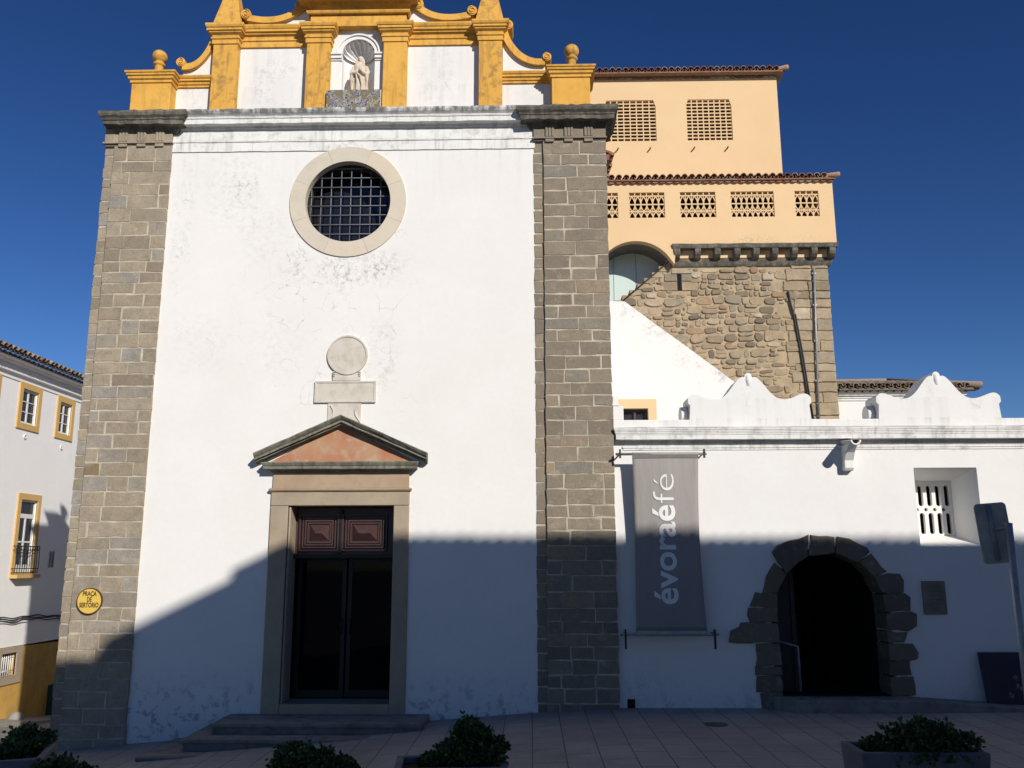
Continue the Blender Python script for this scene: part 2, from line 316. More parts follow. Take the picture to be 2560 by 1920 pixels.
class MB:
    def __init__(s): s.v = []; s.f = []; s.t = []; s.tone = 0.5; s.sm = []; s.smooth = False
    def add(s, vs, fs):
        k = len(s.v); s.v += [tuple(p) for p in vs]
        for f in fs: s.f.append([i + k for i in f]); s.t.append(s.tone); s.sm.append(s.smooth)
        return s
    def box(s, x0, x1, y0, y1, z0, z1):
        return s.add([(x0, y0, z0), (x1, y0, z0), (x1, y1, z0), (x0, y1, z0), (x0, y0, z1), (x1, y0, z1), (x1, y1, z1), (x0, y1, z1)],
                     [(0, 3, 2, 1), (4, 5, 6, 7), (0, 1, 5, 4), (1, 2, 6, 5), (2, 3, 7, 6), (3, 0, 4, 7)])
    def prism(s, poly, y0, y1, holes=(), caps=(True, True)):
        """poly in (x,z), between y0 (front) and y1 (back)"""
        loops = [list(poly)] + [list(h) for h in holes]
        tri = tessellate_polygon([[Vector((p[0], p[1], 0)) for p in l] for l in loops])
        flat = [p for l in loops for p in l]; n = len(flat)
        if caps[0]: s.add([(p[0], y0, p[1]) for p in flat], tri)
        if caps[1]: s.add([(p[0], y1, p[1]) for p in flat], [tuple(reversed(t)) for t in tri])
        for l in loops:
            k = len(l)
            s.add([(p[0], y0, p[1]) for p in l] + [(p[0], y1, p[1]) for p in l], [(i, (i + 1) % k, (i + 1) % k + k, i + k) for i in range(k)])
        return s
    def xprism(s, poly, x0, x1, holes=()):
        """poly in (y,z), between x0 and x1"""
        b = MB(); b.prism(poly, 0, 1, holes)
        vs = [((x0 if p[1] == 0 else x1), p[0], p[2]) for p in b.v]
        return s.add(vs, b.f)
    def zprism(s, poly, z0, z1):
        k = len(poly); tri = tessellate_polygon([[Vector((p[0], p[1], 0)) for p in poly]])
        s.add([(p[0], p[1], z1) for p in poly], tri); s.add([(p[0], p[1], z0) for p in poly], tri)
        return s.add([(p[0], p[1], z0) for p in poly] + [(p[0], p[1], z1) for p in poly], [(i, (i + 1) % k, (i + 1) % k + k, i + k) for i in range(k)])
    def sweep(s, path, prof, jit=0.0, step=None, cap=True):
        """profile (out,z) along an XY path; outward is to the right of the path direction"""
        P = [Vector((p[0], p[1])) for p in path]
        pts = []                                 # (pos, mitre)
        ns = []
        for a, b in zip(P, P[1:]):
            d = (b - a).normalized(); ns.append(Vector((d.y, -d.x)))
        for i, p in enumerate(P):
            if i == 0: mt = ns[0]
            elif i == len(P) - 1: mt = ns[-1]
            else: mt = (ns[i - 1] + ns[i]) / (1 + ns[i - 1].dot(ns[i]))
            pts.append((p, mt))
            if step and i < len(P) - 1:
                L = (P[i + 1] - p).length; k = int(L / step)
                for j in range(1, k): pts.append((p.lerp(P[i + 1], j / k), ns[i]))
        m = len(prof); vs = []; fs = []
        for p, mt in pts:
            jz = [rnd.uniform(-jit, jit) for _ in prof]
            for (o, z), q in zip(prof, jz): vs.append((p.x + mt.x * (o + q * 0.6), p.y + mt.y * (o + q * 0.6), z + q))
        for i in range(len(pts) - 1):
            for j in range(m - 1): fs.append((i * m + j, (i + 1) * m + j, (i + 1) * m + j + 1, i * m + j + 1))
        s.add(vs, fs)
        if cap:
            for k in (0, len(pts) - 1):
                ring = vs[k * m:(k + 1) * m]
                s.add(ring, tessellate_polygon([[Vector(p) for p in ring]]))
        return s
    def tube(s, path, r, n=8, cap=True):
        P = [Vector(p) for p in path]; vs = []; fs = []
        rr = r if isinstance(r, (list, tuple)) else [r] * len(P)
        ref = None
        for i, p in enumerate(P):
            d = ((P[min(i + 1, len(P) - 1)] - P[max(i - 1, 0)])).normalized()
            a = d.orthogonal().normalized() if ref is None else (ref - d * ref.dot(d)).normalized()
            ref = a; b = d.cross(a)
            for k in range(n):
                t = 2 * math.pi * k / n; vs.append(p + (a * math.cos(t) + b * math.sin(t)) * rr[i])
        for i in range(len(P) - 1):
            for k in range(n): fs.append((i * n + k, i * n + (k + 1) % n, (i + 1) * n + (k + 1) % n, (i + 1) * n + k))
        if cap: fs += [tuple(range(n))[::-1], tuple(range((len(P) - 1) * n, len(P) * n))]
        o = s.smooth; s.smooth = True; s.add(vs, fs); s.smooth = o; return s
    def lathe(s, c, prof, n=24, sx=1.0, sy=1.0):
        """profile (r,z) about the vertical axis through c"""
        vs = []; fs = []; m = len(prof)
        for k in range(n):
            t = 2 * math.pi * k / n
            for r, z in prof: vs.append((c[0] + r * math.cos(t) * sx, c[1] + r * math.sin(t) * sy, c[2] + z))
        for k in range(n):
            for j in range(m - 1): a, b = k * m + j, ((k + 1) % n) * m + j; fs.append((a, b, b + 1, a + 1))
        o = s.smooth; s.smooth = True; s.add(vs, fs); s.smooth = o; return s
    def ball(s, c, r, n=20):
        return s.lathe(c, [(r * math.sin(math.pi * i / 14), -r * math.cos(math.pi * i / 14)) for i in range(15)], n)
    def disc(s, cx, cz, r, y0, y1, n=40):
        return s.prism([(cx + r * math.cos(2 * math.pi * k / n), cz + r * math.sin(2 * math.pi * k / n)) for k in range(n)], y0, y1)
    def build(s, name, mat, parent=None, bevel=0.0, label=None, smooth_angle=None):
        off = Vector((0, 0, 0))
        if parent is not None:
            p = parent
            while p.parent is not None: p = p.parent
            off = ORG.get(p.name, Vector((0, 0, 0)))
        me = bpy.data.meshes.new(name)
        me.from_pydata([(v[0] - off.x, v[1] - off.y, v[2] - off.z) for v in s.v], [], s.f)
        at = me.attributes.new('tone', 'FLOAT', 'FACE'); at.data.foreach_set('value', s.t)
        me.polygons.foreach_set('use_smooth', s.sm)
        bm = bmesh.new(); bm.from_mesh(me)
        bmesh.ops.remove_doubles(bm, verts=bm.verts, dist=1e-5)
        bmesh.ops.recalc_face_normals(bm, faces=bm.faces); bm.to_mesh(me); bm.free()
        me.materials.append(mat); me.update()
        o = bpy.data.objects.new(name, me); COL.objects.link(o)
        if parent is not None: o.parent = parent
        if bevel:
            b = o.modifiers.new('bevel', 'BEVEL'); b.width = bevel; b.segments = 2; b.limit_method = 'ANGLE'; b.angle_limit = R(40)
        if label: o['label'] = label
        return o

def arc(cx, cz, r, a0, a1, n, rz=None):
    rz = r if rz is None else rz
    return [(cx + r * math.cos(R(a0 + (a1 - a0) * i / n)), cz + rz * math.sin(R(a0 + (a1 - a0) * i / n))) for i in range(n + 1)]
def rect(x0, x1, z0, z1): return [(x0, z0), (x1, z0), (x1, z1), (x0, z1)]

def ashlar(mb, x0, x1, z0, z1, y, ch=(0.17, 0.235), bl=(0.28, 0.62), gap=0.013, bury=0.03, jit=0.009, out=0.003):
    """courses of squared stone, each block its own chamfered solid"""
    z = z0
    while z < z1 - 0.02:
        h = rnd.uniform(*ch)
        if z1 - z - h < 0.1: h = z1 - z
        x = x0 - rnd.uniform(0, 0.25)
        while x < x1 - 0.01:
            w = rnd.uniform(*bl)
            xe = x + w
            if x1 - xe < 0.14: xe = x1
            a, b = max(x, x0), min(xe, x1)
            if b - a > 0.05:
                mb.tone = rnd.random() ** 1.0
                g = gap * rnd.uniform(0.25, 1.25); c = 0.005
                J = lambda: rnd.uniform(-jit, jit)
                o = y - rnd.uniform(-out, out)
                q = [(a + (g if a > x0 else 0), z + g), (b - (g if b < x1 else 0), z + g), (b - (g if b < x1 else 0), z + h - g), (a + (g if a > x0 else 0), z + h - g)]
                # ragged outline with mid-side points
                ring = []
                for i in range(4):
                    p, n_ = q[i], q[(i + 1) % 4]
                    ring.append((p[0] + J(), p[1] + J()))
                    L = math.hypot(n_[0] - p[0], n_[1] - p[1]); k = max(1, int(L / 0.12))
                    for t in range(1, k): ring.append((p[0] + (n_[0] - p[0]) * t / k + J() * 0.8, p[1] + (n_[1] - p[1]) * t / k + J() * 0.8))
                stone(mb, ring, o, y + bury, c)
            x = xe
        z += h
def stone(mb, ring, yf, yb, c):
    n = len(ring); cx = sum(p[0] for p in ring) / n; cz = sum(p[1] for p in ring) / n
    def ins(p, k):
        d = math.hypot(p[0] - cx, p[1] - cz) or 1
        return (p[0] - (p[0] - cx) / d * k, p[1] - (p[1] - cz) / d * k)
    i2 = [ins(p, c) for p in ring]
    vs = [(p[0], yb, p[1]) for p in ring] + [(p[0], yf + c * 0.8, p[1]) for p in ring] + [(p[0], yf, p[1]) for p in i2]
    fs = []
    for i in range(n):
        j = (i + 1) % n
        fs += [(i, j, n + j, n + i), (n + i, n + j, 2 * n + j, 2 * n + i)]
    fs.append(tuple(range(2 * n, 3 * n)))
    mb.add(vs, fs)

def rubble(mb, x0, x1, z0, z1, y, inside):
    z = z0; done = []
    while z < z1:
        h = rnd.uniform(0.13, 0.29); x = x0 - rnd.uniform(0, 0.3)
        while x < x1:
            w = rnd.uniform(0.15, 0.54) if h > 0.19 else rnd.uniform(0.12, 0.40)
            parts = [(x, z, w, h)]
            if h > 0.22 and rnd.random() < 0.30:
                k = rnd.uniform(0.4, 0.6); parts = [(x, z, w, h * k), (x + 0.02, z + h * k, w - 0.03, h * (1 - k))]
            elif rnd.random() < 0.10: parts = [(x, z + h * 0.15, w * 0.55, h * 0.7)]
            for px, pz, pw, ph in parts:
                zz = pz + 0.035 * math.sin(px * 1.7 + z * 2) + 0.015 * math.sin(px * 5 + z * 7)
                if not inside(px + pw / 2, zz + ph / 2): continue
                g = rnd.uniform(0.004, 0.022)
                rx, rz_ = max(pw / 2 - g, 0.03), max(ph / 2 - g, 0.025)
                cx, cz = px + pw / 2, zz + ph / 2; p4 = rnd.choice([2.6, 3.5, 5, 7, 9]); ring = []; tl = rnd.uniform(-.10, .10); tap = rnd.uniform(-.22, .22)
                nn = 14; sk = rnd.uniform(-0.12, 0.12)
                for k in range(nn):
                    t = 2 * math.pi * (k + rnd.uniform(-0.2, 0.2)) / nn
                    c_, s_ = math.cos(t), math.sin(t); q = (abs(c_) ** p4 + abs(s_) ** p4) ** (-1 / p4) * rnd.uniform(0.90, 1.06)
                    ux, uz = rx * c_ * q + sk * s_ * rz_, rz_ * s_ * q * (1 + tap * c_)
                    ring.append((cx + ux - tl * uz, cz + uz + tl * ux))
                done.append((cx, cz, rx, rz_))
                mb.tone = rnd.random(); stone(mb, ring, y - rnd.uniform(0.012, 0.05), y + 0.03, rnd.uniform(0.012, 0.026))
            x += w
        z += h
    for _ in range(9000):                      # small pinning stones in the gaps
        cx, cz, a_, c_ = rnd.uniform(x0, x1), rnd.uniform(z0, z1), rnd.uniform(0.03, 0.085), rnd.uniform(0.022, 0.05)
        if not inside(cx, cz) or any(abs(cx - q[0]) < (q[2] + a_) * 0.97 and abs(cz - q[1]) < (q[3] + c_) * 0.97 for q in done): continue
        done.append((cx, cz, a_, c_)); p4 = rnd.uniform(2.2, 5); ring = []
        for k in range(9):
            t = 2 * math.pi * (k + rnd.uniform(-.25, .25)) / 9; q = (abs(math.cos(t)) ** p4 + abs(math.sin(t)) ** p4) ** (-1 / p4)
            ring.append((cx + a_ * math.cos(t) * q, cz + c_ * math.sin(t) * q))
        mb.tone = rnd.random(); stone(mb, ring, y - rnd.uniform(0.006, 0.03), y + 0.03, 0.012)

def tiles(mb, p0, along, outd, n, sp, rows, pitch=22, rowlen=0.34, r=0.085, under=True, thick=0.016, seg=6, hip0=False, hip1=False):
    """canal tiles: p0 is the eave corner, tiles run up-slope against outd"""
    p0 = Vector(p0); A = Vector(along).normalized(); O = Vector(outd).normalized()
    up = (-O * math.cos(R(pitch)) + Vector((0, 0, 1)) * math.sin(R(pitch))).normalized(); nn = A.cross(up)
    if nn.z < 0: nn = -nn
    def arcpiece(c0, L, r0, r1, sgn):
        vs = []
        for (base, rr) in ((c0, r0), (c0 + up * L, r1)):
            for q in (rr, rr - thick):
                for k in range(seg + 1):
                    t = math.pi * k / seg; vs.append(base + A * (q * math.cos(t)) + nn * (sgn * q * math.sin(t)))
        s1 = seg + 1; fs = []
        for k in range(seg):
            fs += [(k, k + 1, 2 * s1 + k + 1, 2 * s1 + k), (s1 + k, s1 + k + 1, 3 * s1 + k + 1, 3 * s1 + k), (k, k + 1, s1 + k + 1, s1 + k), (2 * s1 + k, 2 * s1 + k + 1, 3 * s1 + k + 1, 3 * s1 + k)]
        mb.add(vs, fs)
    for i in range(n):
        for j in range(rows):
            run = (j + 1.0) * rowlen * math.cos(R(pitch))
            if (hip0 and sp * (i + 0.5) < run - 0.1) or (hip1 and sp * (n - i - 0.5) < run - 0.1): continue
            mb.tone = rnd.random(); jz = rnd.uniform(-0.006, 0.006)
            arcpiece(p0 + A * (sp * (i + 0.5) + rnd.uniform(-0.006, 0.006)) + up * (rowlen * j + rnd.uniform(-0.012, 0.012)) + nn * (0.05 + jz), rowlen * 1.12, r, r * 0.82, 1)
            if under:
                mb.tone = rnd.random()
                arcpiece(p0 + A * (sp * i) + up * (rowlen * j + 0.03) + nn * 0.055, rowlen * 1.12, r * 0.9, r, -1)
    return mb

def text_polys(body, size, bold=0.0, sx=1.0, shear=0.0, spacing=1.0):
    cu = bpy.data.curves.new('lettering', 'FONT'); cu.body = body; cu.size = size; cu.offset = bold; cu.align_x = 'LEFT'
    cu.shear = shear; cu.space_character = spacing; cu.resolution_u = 4
    o = bpy.data.objects.new('lettering', cu); COL.objects.link(o)
    bpy.context.view_layer.update(); dg = bpy.context.evaluated_depsgraph_get()
    me = bpy.data.meshes.new_from_object(o.evaluated_get(dg))
    vs = [(v.co.x * sx, v.co.y) for v in me.vertices]; fs = [tuple(p.vertices) for p in me.polygons]
    bpy.data.objects.remove(o); bpy.data.curves.remove(cu); bpy.data.meshes.remove(me)
    return vs, fs

# ------------------------------------------------------------------ ground
def gz(x, y):
    if x >= 1: z = 0.03 + 0.012 * min(max(x - 5, 0), 6)
    elif x >= 0: z = -0.03 + 0.06 * x
    elif x >= -7: z = -0.03 + 0.0743 * x
    else: z = -0.55 - 0.03 * min(-7 - x, 20)
    if x < -6.6 and y > 0: z -= 0.115 * min(y, 60) * min(1.0, (-6.6 - x) / 0.8)
    return z
xs = [-300, -120, -60, -40, -30, -24] + [-20 + 0.5 * i for i in range(26)] + [-7.4, -7.2, -7, -6.8, -6.6, -6, -5, -4, -3, -2, -1, 0, 0.5, 1, 2, 3, 5, 8, 11, 20, 60, 300]
ys = [-300, -60, -30, -20, -16, -13, -10] + [-8 + 0.5 * i for i in range(50)] + [18, 22, 30, 45, 60, 120, 300]
g = MB()
g.add([(x, y, gz(x, y)) for x in xs for y in ys], [(i * len(ys) + j, (i + 1) * len(ys) + j, (i + 1) * len(ys) + j + 1, i * len(ys) + j + 1) for i in range(len(xs) - 1) for j in range(len(ys) - 1)])
tag(g.build('plaza_ground', M['paving']), kind='structure')
# raised footway along the house in the side street
k = MB()
fy = [2 + 0.5 * i for i in range(41)]
vs = []
for y in fy:
    z = gz(-13, y)
    vs += [(-13.2, y, z + 0.13), (-12.0, y, z + 0.11), (-11.95, y, z + 0.09), (-11.95, y, z - 0.12)]
k.add(vs, [(i * 4 + j, (i + 1) * 4 + j, (i + 1) * 4 + j + 1, i * 4 + j + 1) for i in range(len(fy) - 1) for j in range(3)])
tag(k.build('side_street_pavement', M['kerb']), kind='structure')

# ================================================================== church
CH = thing('church', 'whitewashed church front with grey stone corners, round barred window and yellow curved gable', 'church', (-2.86, 0, -0.2))
bp = lambda x: gz(x, 0) - 0.3
w = MB()
door_hole = rect(-3.62, -2.01, -0.3, 2.92)
w.prism([(-5.9, bp(-5.9)), (0.2, bp(0)), (0.2, 9.2), (-5.9, 9.2)], 0.0, 0.5,
        [[(-3.62, 0.0), (-2.01, 0.0), (-2.01, 2.92), (-3.62, 2.92)], arc(-2.91, 7.75, 0.78, 0, 360, 56)[:-1]])
w.build('facade_wall', M['facade'], CH)
# nave behind the front
nv = MB(); nv.box(-6.7, -6.3, 0.5, 24, -4, 8.7); nv.box(0.65, 1.05, 0.5, 24, -1, 8.7); nv.box(-6.3, 0.65, 23.6, 24, -4, 8.7)
nv.build('nave_wall', M['left_white'], CH)
rf = MB(); tiles(rf, (1.42, 0.75, 8.82), (0, 1, 0), (1, 0, 0), 40, 0.21, 3, 20)
rf.tone = 0.4; rf.add([(1.35, 0.6, 8.83), (1.35, 24, 8.83), (-2.8, 24, 9.9), (-2.8, 0.6, 9.9)], [(0, 1, 2, 3)]); rf.add([(-6.9, 0.6, 8.83), (-6.9, 24, 8.83), (-2.8, 24, 9.9), (-2.8, 0.6, 9.9)], [(0, 1, 2, 3)])
rf.tone = 0.1; rf.box(1.05, 1.36, 0.6, 24, 8.70, 8.80); rf.build('nave_roof', M['tile'], CH)

def pilaster(x0, x1, seam, left):
    mo = MB(); zb = min(bp(x0), bp(x1))
    a, b = (x0, seam) if left else (seam, x1)      # narrow strip / main face
    s0, s1, m0, m1 = (x0, seam, seam, x1) if left else (x0, seam, seam, x1)
    mo.box(x0 + 0.012, x1 - 0.004, -0.003, 0.35, zb, 9.0); mo.box((seam if True else x0) + 0.01, x1 - 0.006, -0.043, -0.002, zb, 8.8)
    p = mo.build('stone_pilaster', M['mortar'], CH)
    bl = MB()
    # narrow outer strip, then the main face
    if left:
        ashlar(bl, x0, seam - 0.006, gz(x0, 0) - 0.1, 8.72, -0.010, bl=(0.3, 0.5))
        ashlar(bl, seam + 0.006, x1, gz(x1, 0) - 0.1, 8.72, -0.048)
    else:
        ashlar(bl, x0, seam - 0.006, -0.1, 8.72, -0.010, bl=(0.3, 0.5))
        ashlar(bl, seam + 0.006, x1, -0.1, 8.72, -0.048)
    # top course and frieze course
    for zz0, zz1 in ((8.725, 8.752),):
        x = x0
        while x < x1 - 0.05:
            ww = rnd.uniform(0.18, 0.26); xe = min(x + ww, x1); bl.tone = rnd.random() * 0.7
            if x1 - xe < 0.1: xe = x1
            stone(bl, [(x + 0.004, zz0), (xe - 0.004, zz0), (xe - 0.004, zz1), (x + 0.004, zz1)], -0.052, -0.0, 0.005); x = xe
    bl.build('ashlar_face', M['granite'] if left else M['granite_grey'], p)
    fr = MB(); fr.tone = 0.4
    fr.box(x0 - 0.02, x1 + 0.015, -0.09, -0.0, 8.755, 8.785); fr.box(x0, x1, -0.058, -0.0, 8.787, 9.05)
    for cx in ((-6.60, -6.30, -6.00) if left else (0.34, 0.645, 0.965)):
        fr.tone = rnd.uniform(0.2, 0.7)
        fr.box(cx - 0.075, cx + 0.075, -0.072, -0.04, 8.79, 9.02)
        for q in (-0.05, 0, 0.05): fr.box(cx + q - 0.018, cx + q + 0.018, -0.085, -0.07, 8.793, 8.99)
        fr.box(cx - 0.07, cx + 0.07, -0.08, -0.02, 8.70, 8.752)
    fr.build('triglyph_frieze', M['granite'] if left else M['granite_grey'], p, 0.006)
    return p
pilaster(-6.91, -5.80, -6.755, True)
pilaster(0.08, 1.245, 0.23, False)

# main white cornice
pc = [(0, 8.62), (0.028, 8.622), (0.028, 8.775), (0.05, 8.785), (0.05, 8.81), (0.022, 8.822), (0.022, 8.945), (0.07, 8.955), (0.09, 8.985), (0.22, 8.995), (0.22, 9.07), (0.24, 9.08), (0.25, 9.11), (0.31, 9.15), (0.33, 9.185), (0.33, 9.215), (0.0, 9.26)]
pc = [(o * 0.66, z + (0.055 if z > 8.94 else 0)) for o, z in pc]
b = MB(); b.sweep([(-5.80, 0), (0.10, 0)], pc, 0.004, 0.12); b.build('main_cornice', M['cornice'], CH)
ps = [(0, 8.86), (0.06, 8.90), (0.10, 8.945), (0.26, 8.955), (0.265, 9.02), (0.29, 9.03), (0.30, 9.055), (0.355, 9.09), (0.375, 9.13), (0.36, 9.165), (0.30, 9.19), (0, 9.23)]
ps = [(o * 0.6, z + 0.07) for o, z in ps]
for path in ([(-6.73, 0.5), (-6.73, -0.06), (-5.74, -0.06), (-5.74, 0.05)], [(0.03, 0.05), (0.03, -0.06), (1.215, -0.06), (1.215, 0.6)]):
    b = MB(); b.sweep(path, ps, 0.009, 0.07); b.box(path[1][0] + 0.02, path[2][0] - 0.02, -0.05, 0.4, 9.06, 9.285)
    b.build('stone_cornice', M['dark_stone'], CH)

# ---------------------------------------------------------------- attic gable
def yp(x0, x1, z0, z1, y0=-0.1, y1=0.3, mat='ochre', cap=True):
    """yellow pilaster strip with its moulded capital"""
    b = MB(); b.box(x0, x1, y0, y1, z0, z1 - 0.30)
    p = b.build('yellow_pilaster', M[mat], CH, 0.008)
    c_ = MB(); zc = z1 - 0.33
    c_.sweep([(x0, y1), (x0, y0), (x1, y0), (x1, y1)], [(0, zc), (0.018, zc + 0.005), (0.018, zc + 0.08), (0.035, zc + 0.09), (0.035, zc + 0.12), (0.015, zc + 0.13), (0.02, zc + 0.16), (0.06, zc + 0.19), (0.065, zc + 0.215), (0.085, zc + 0.22), (0.085, zc + 0.255), (0.10, zc + 0.265), (0.115, zc + 0.30), (0.115, zc + 0.33), (0, zc + 0.345)])
    c_.box(x0 - 0.03, x1 + 0.03, y0 - 0.03, y1, zc + 0.2, zc + 0.335)
    c_.build('moulded_capital', M['ochre_ledge'], p)
yp(-5.22, -4.81, 9.15, 10.83, mat='ochre_worn'); yp(-3.66, -3.27, 9.15, 10.83, mat='ochre_worn')
yp(-2.385, -2.0, 9.15, 10.83, mat='ochre'); yp(-0.81, -0.425, 9.15, 10.83, mat='ochre_worn')
a = MB()                                    # white fields between the pilasters
for x0, x1 in ((-4.82, -3.65), (-2.01, -0.80)): a.prism(rect(x0, x1, 9.15, 10.6), 0.05, 0.32)
a.prism(rect(-5.9, -5.2, 9.15, 9.85), 0.05, 0.32); a.prism(rect(-0.45, 0.42, 9.15, 9.85), 0.05, 0.32)
nich = [(-3.09, 9.55), (-2.55, 9.55)] + arc(-2.82, 10.36, 0.27, 0, 180, 24)
a.prism(rect(-3.28, -2.37, 9.15, 10.95), 0.05, 0.32, [nich], caps=(True, False))
a.prism(rect(-3.28, -2.37, 9.15, 10.95), 0.36, 0.40)
a.build('attic_wall', M['attic'], CH)
yc = [(0, 0), (0.03, 0.005), (0.03, 0.10), (0.05, 0.115), (0.05, 0.14), (0.03, 0.15), (0.035, 0.19), (0.075, 0.215), (0.08, 0.24), (0.11, 0.25), (0.11, 0.285), (0.125, 0.30), (0.14, 0.335), (0.14, 0.36), (0, 0.375)]
for x0, x1 in ((-4.80, -3.67), (-1.99, -0.82)):
    b = MB(); b.sweep([(x0, 0.05), (x1, 0.05)], [(o, 10.51 + z) for o, z in yc]); b.box(x0, x1, 0.06, 0.34, 10.53, 10.87)
    b.build('attic_cornice', M['ochre_ledge'], CH)
yl = [(0, 0), (0.03, 0.01), (0.03, 0.04), (0.05, 0.05), (0.06, 0.09), (0.085, 0.10), (0.085, 0.13), (0.10, 0.14), (0.115, 0.17), (0.115, 0.185), (0, 0.195)]
for x0, x1 in ((-5.86, -5.2), (-0.44, 0.40)):
    b = MB(); b.sweep([(x0, 0.05), (x1, 0.05)], [(o, 9.79 + z) for o, z in yl]); b.box(x0, x1, 0.06, 0.33, 9.8, 9.975)
    b.build('low_attic_cornice', M['ochre_ledge'], CH)
# end pedestals with ball finials
for x0, x1, bx in ((-6.49, -5.84, -6.19), (0.38, 1.0, 0.725)):
    b = MB(); b.box(x0, x1, -0.18, 0.42, 9.15, 9.80); p = b.build('yellow_pedestal', M['ochre'], CH, 0.01)
    c_ = MB(); c_.sweep([(x0, 0.42), (x0, -0.18), (x1, -0.18), (x1, 0.42), (x0, 0.42)], [(0, 9.76), (0.02, 9.77), (0.02, 9.81), (0.045, 9.83), (0.05, 9.87), (0.07, 9.88), (0.075, 9.91), (0.09, 9.92), (0.095, 9.95), (0, 9.965)], cap=False)
    c_.box(x0 - 0.05, x1 + 0.05, -0.23, 0.47, 9.88, 9.955); c_.build('pedestal_cornice', M['ochre_ledge'], p)
    q = MB(); q.lathe((bx, 0.1, 9.95), [(0, 0), (0.10, 0), (0.10, 0.02), (0.075, 0.05), (0.07, 0.26), (0.075, 0.29), (0.098, 0.30), (0.098, 0.325), (0.07, 0.34)] + [(0.122 * math.sin(math.pi * t / 12), 0.455 - 0.122 * math.cos(math.pi * t / 12)) for t in range(2, 13)], 28)
    q.build('ball_finial', M['ochre_worn'], p)
# obelisks
for cx in (-5.01, -0.635):
    b = MB(); h = 0.235; y = 0.1; z0 = 10.83; z1 = 11.95; t = 0.02
    b.box(cx - h - 0.01, cx + h + 0.01, y - h - 0.01, y + h + 0.01, 10.82, 10.86)
    b.add([(cx - h, y - h, 10.86), (cx + h, y - h, 10.86), (cx + h, y + h, 10.86), (cx - h, y + h, 10.86), (cx - t, y - t, z1), (cx + t, y - t, z1), (cx + t, y + t, z1), (cx - t, y + t, z1)], [(0, 1, 5, 4), (1, 2, 6, 5), (2, 3, 7, 6), (3, 0, 4, 7), (4, 5, 6, 7)])
    b.build('obelisk_pinnacle', M['ochre_worn'], CH, 0.008)
# scrolls: band curve with rolled ends, white field under it
def catmull(pts, n=8):
    o = []
    P = [pts[0]] + pts + [pts[-1]]
    for i in range(1, len(P) - 2):
        for k in range(n):
            t = k / n; a_, b_, c_, d_ = P[i - 1], P[i], P[i + 1], P[i + 2]
            o.append(tuple(0.5 * (2 * b_[j] + (c_[j] - a_[j]) * t + (2 * a_[j] - 5 * b_[j] + 4 * c_[j] - d_[j]) * t * t + (3 * b_[j] - a_[j] - 3 * c_[j] + d_[j]) * t ** 3) for j in (0, 1)))
    o.append(pts[-1]); return o
def scroll(mir, pts, ends, field):
    X = (lambda x: x) if not mir else ((lambda x: -5.245 - (x + 0.39) * 0.75) if pts[0][0] > -1 else (lambda x: -5.66 - x))
    cv = catmull(pts); b = MB(); th = 0.055
    up, lo = [], []
    for i, p in enumerate(cv):
        a_, c_ = cv[max(i - 1, 0)], cv[min(i + 1, len(cv) - 1)]; d = math.hypot(c_[0] - a_[0], c_[1] - a_[1]) or 1
        nx, nz = -(c_[1] - a_[1]) / d, (c_[0] - a_[0]) / d
        up.append((X(p[0] + nx * th), p[1] + nz * th)); lo.append((X(p[0] - nx * th), p[1] - nz * th))
    b.prism(up + lo[::-1], -0.03, 0.30)
    for ex, ez, er in ends:
        b.disc(X(ex), ez, er, -0.045, 0.30, 26)
        # raised spiral
        sp = [(X(ex + er * (0.95 - 0.75 * t / 26) * math.cos(t * 0.42 + 1.5)), -0.05, ez + er * (0.95 - 0.75 * t / 26) * math.sin(t * 0.42 + 1.5)) for t in range(27)]
        b.tube(sp, er * 0.13, 6)
    p = b.build('scroll_volute', M['ochre_ledge'], CH)
    f = MB(); f.prism([(X(x), z) for x, z in field(cv)], 0.04, 0.28); f.build('scroll_field', M['attic'], p)
inner = [(-1.98, 11.27), (-1.86, 11.215), (-1.74, 11.12), (-1.6, 11.045), (-1.42, 11.0), (-1.22, 10.995), (-1.05, 11.02), (-0.96, 11.04)]
fi = lambda cv: [(-2.0, 10.8), (-0.95, 10.8)] + cv[::-1]
outer = [(-0.39, 10.80), (-0.385, 10.70), (-0.34, 10.56), (-0.26, 10.42), (-0.15, 10.29), (-0.02, 10.20), (0.12, 10.155), (0.28, 10.15)]
fo = lambda cv: [(-0.42, 9.9), (0.28, 9.9)] + cv[::-1] + [(-0.42, 10.8)]
for mir in (False, True):
    scroll(mir, inner, [(-1.83, 11.245, 0.085), (-0.93, 11.10, 0.085)], fi)
    scroll(mir, outer, [(-0.33, 10.83, 0.085), (0.31, 10.23, 0.075)], fo)
# upper entablature and pediment over the niche bay
b = MB(); b.prism(rect(-3.62, -2.02, 10.82, 11.25), -0.08, 0.32)
b.sweep([(-3.64, 0.32), (-3.64, -0.10), (-2.0, -0.10), (-2.0, 0.32)], [(0, 11.02), (0.03, 11.03), (0.045, 11.06), (0.045, 11.075), (0, 11.085)])
b.sweep([(-3.62, 0.32), (-3.62, -0.08), (-2.02, -0.08), (-2.02, 0.32)], [(0, 11.16), (0.06, 11.18), (0.08, 11.205), (0.19, 11.21), (0.19, 11.26), (0.22, 11.29), (0.25, 11.33), (0.25, 11.36), (0, 11.38)])
b.build('upper_entablature', M['ochre_ledge'], CH)
b = MB(); b.prism([(-3.75, 11.36), (-1.89, 11.36), (-1.95, 11.5)] + arc(-2.82, 11.4, 0.85, 10, 170, 20, 0.75) + [(-3.69, 11.5)], -0.2, 0.3); b.build('crowning_pediment', M['ochre'], CH)
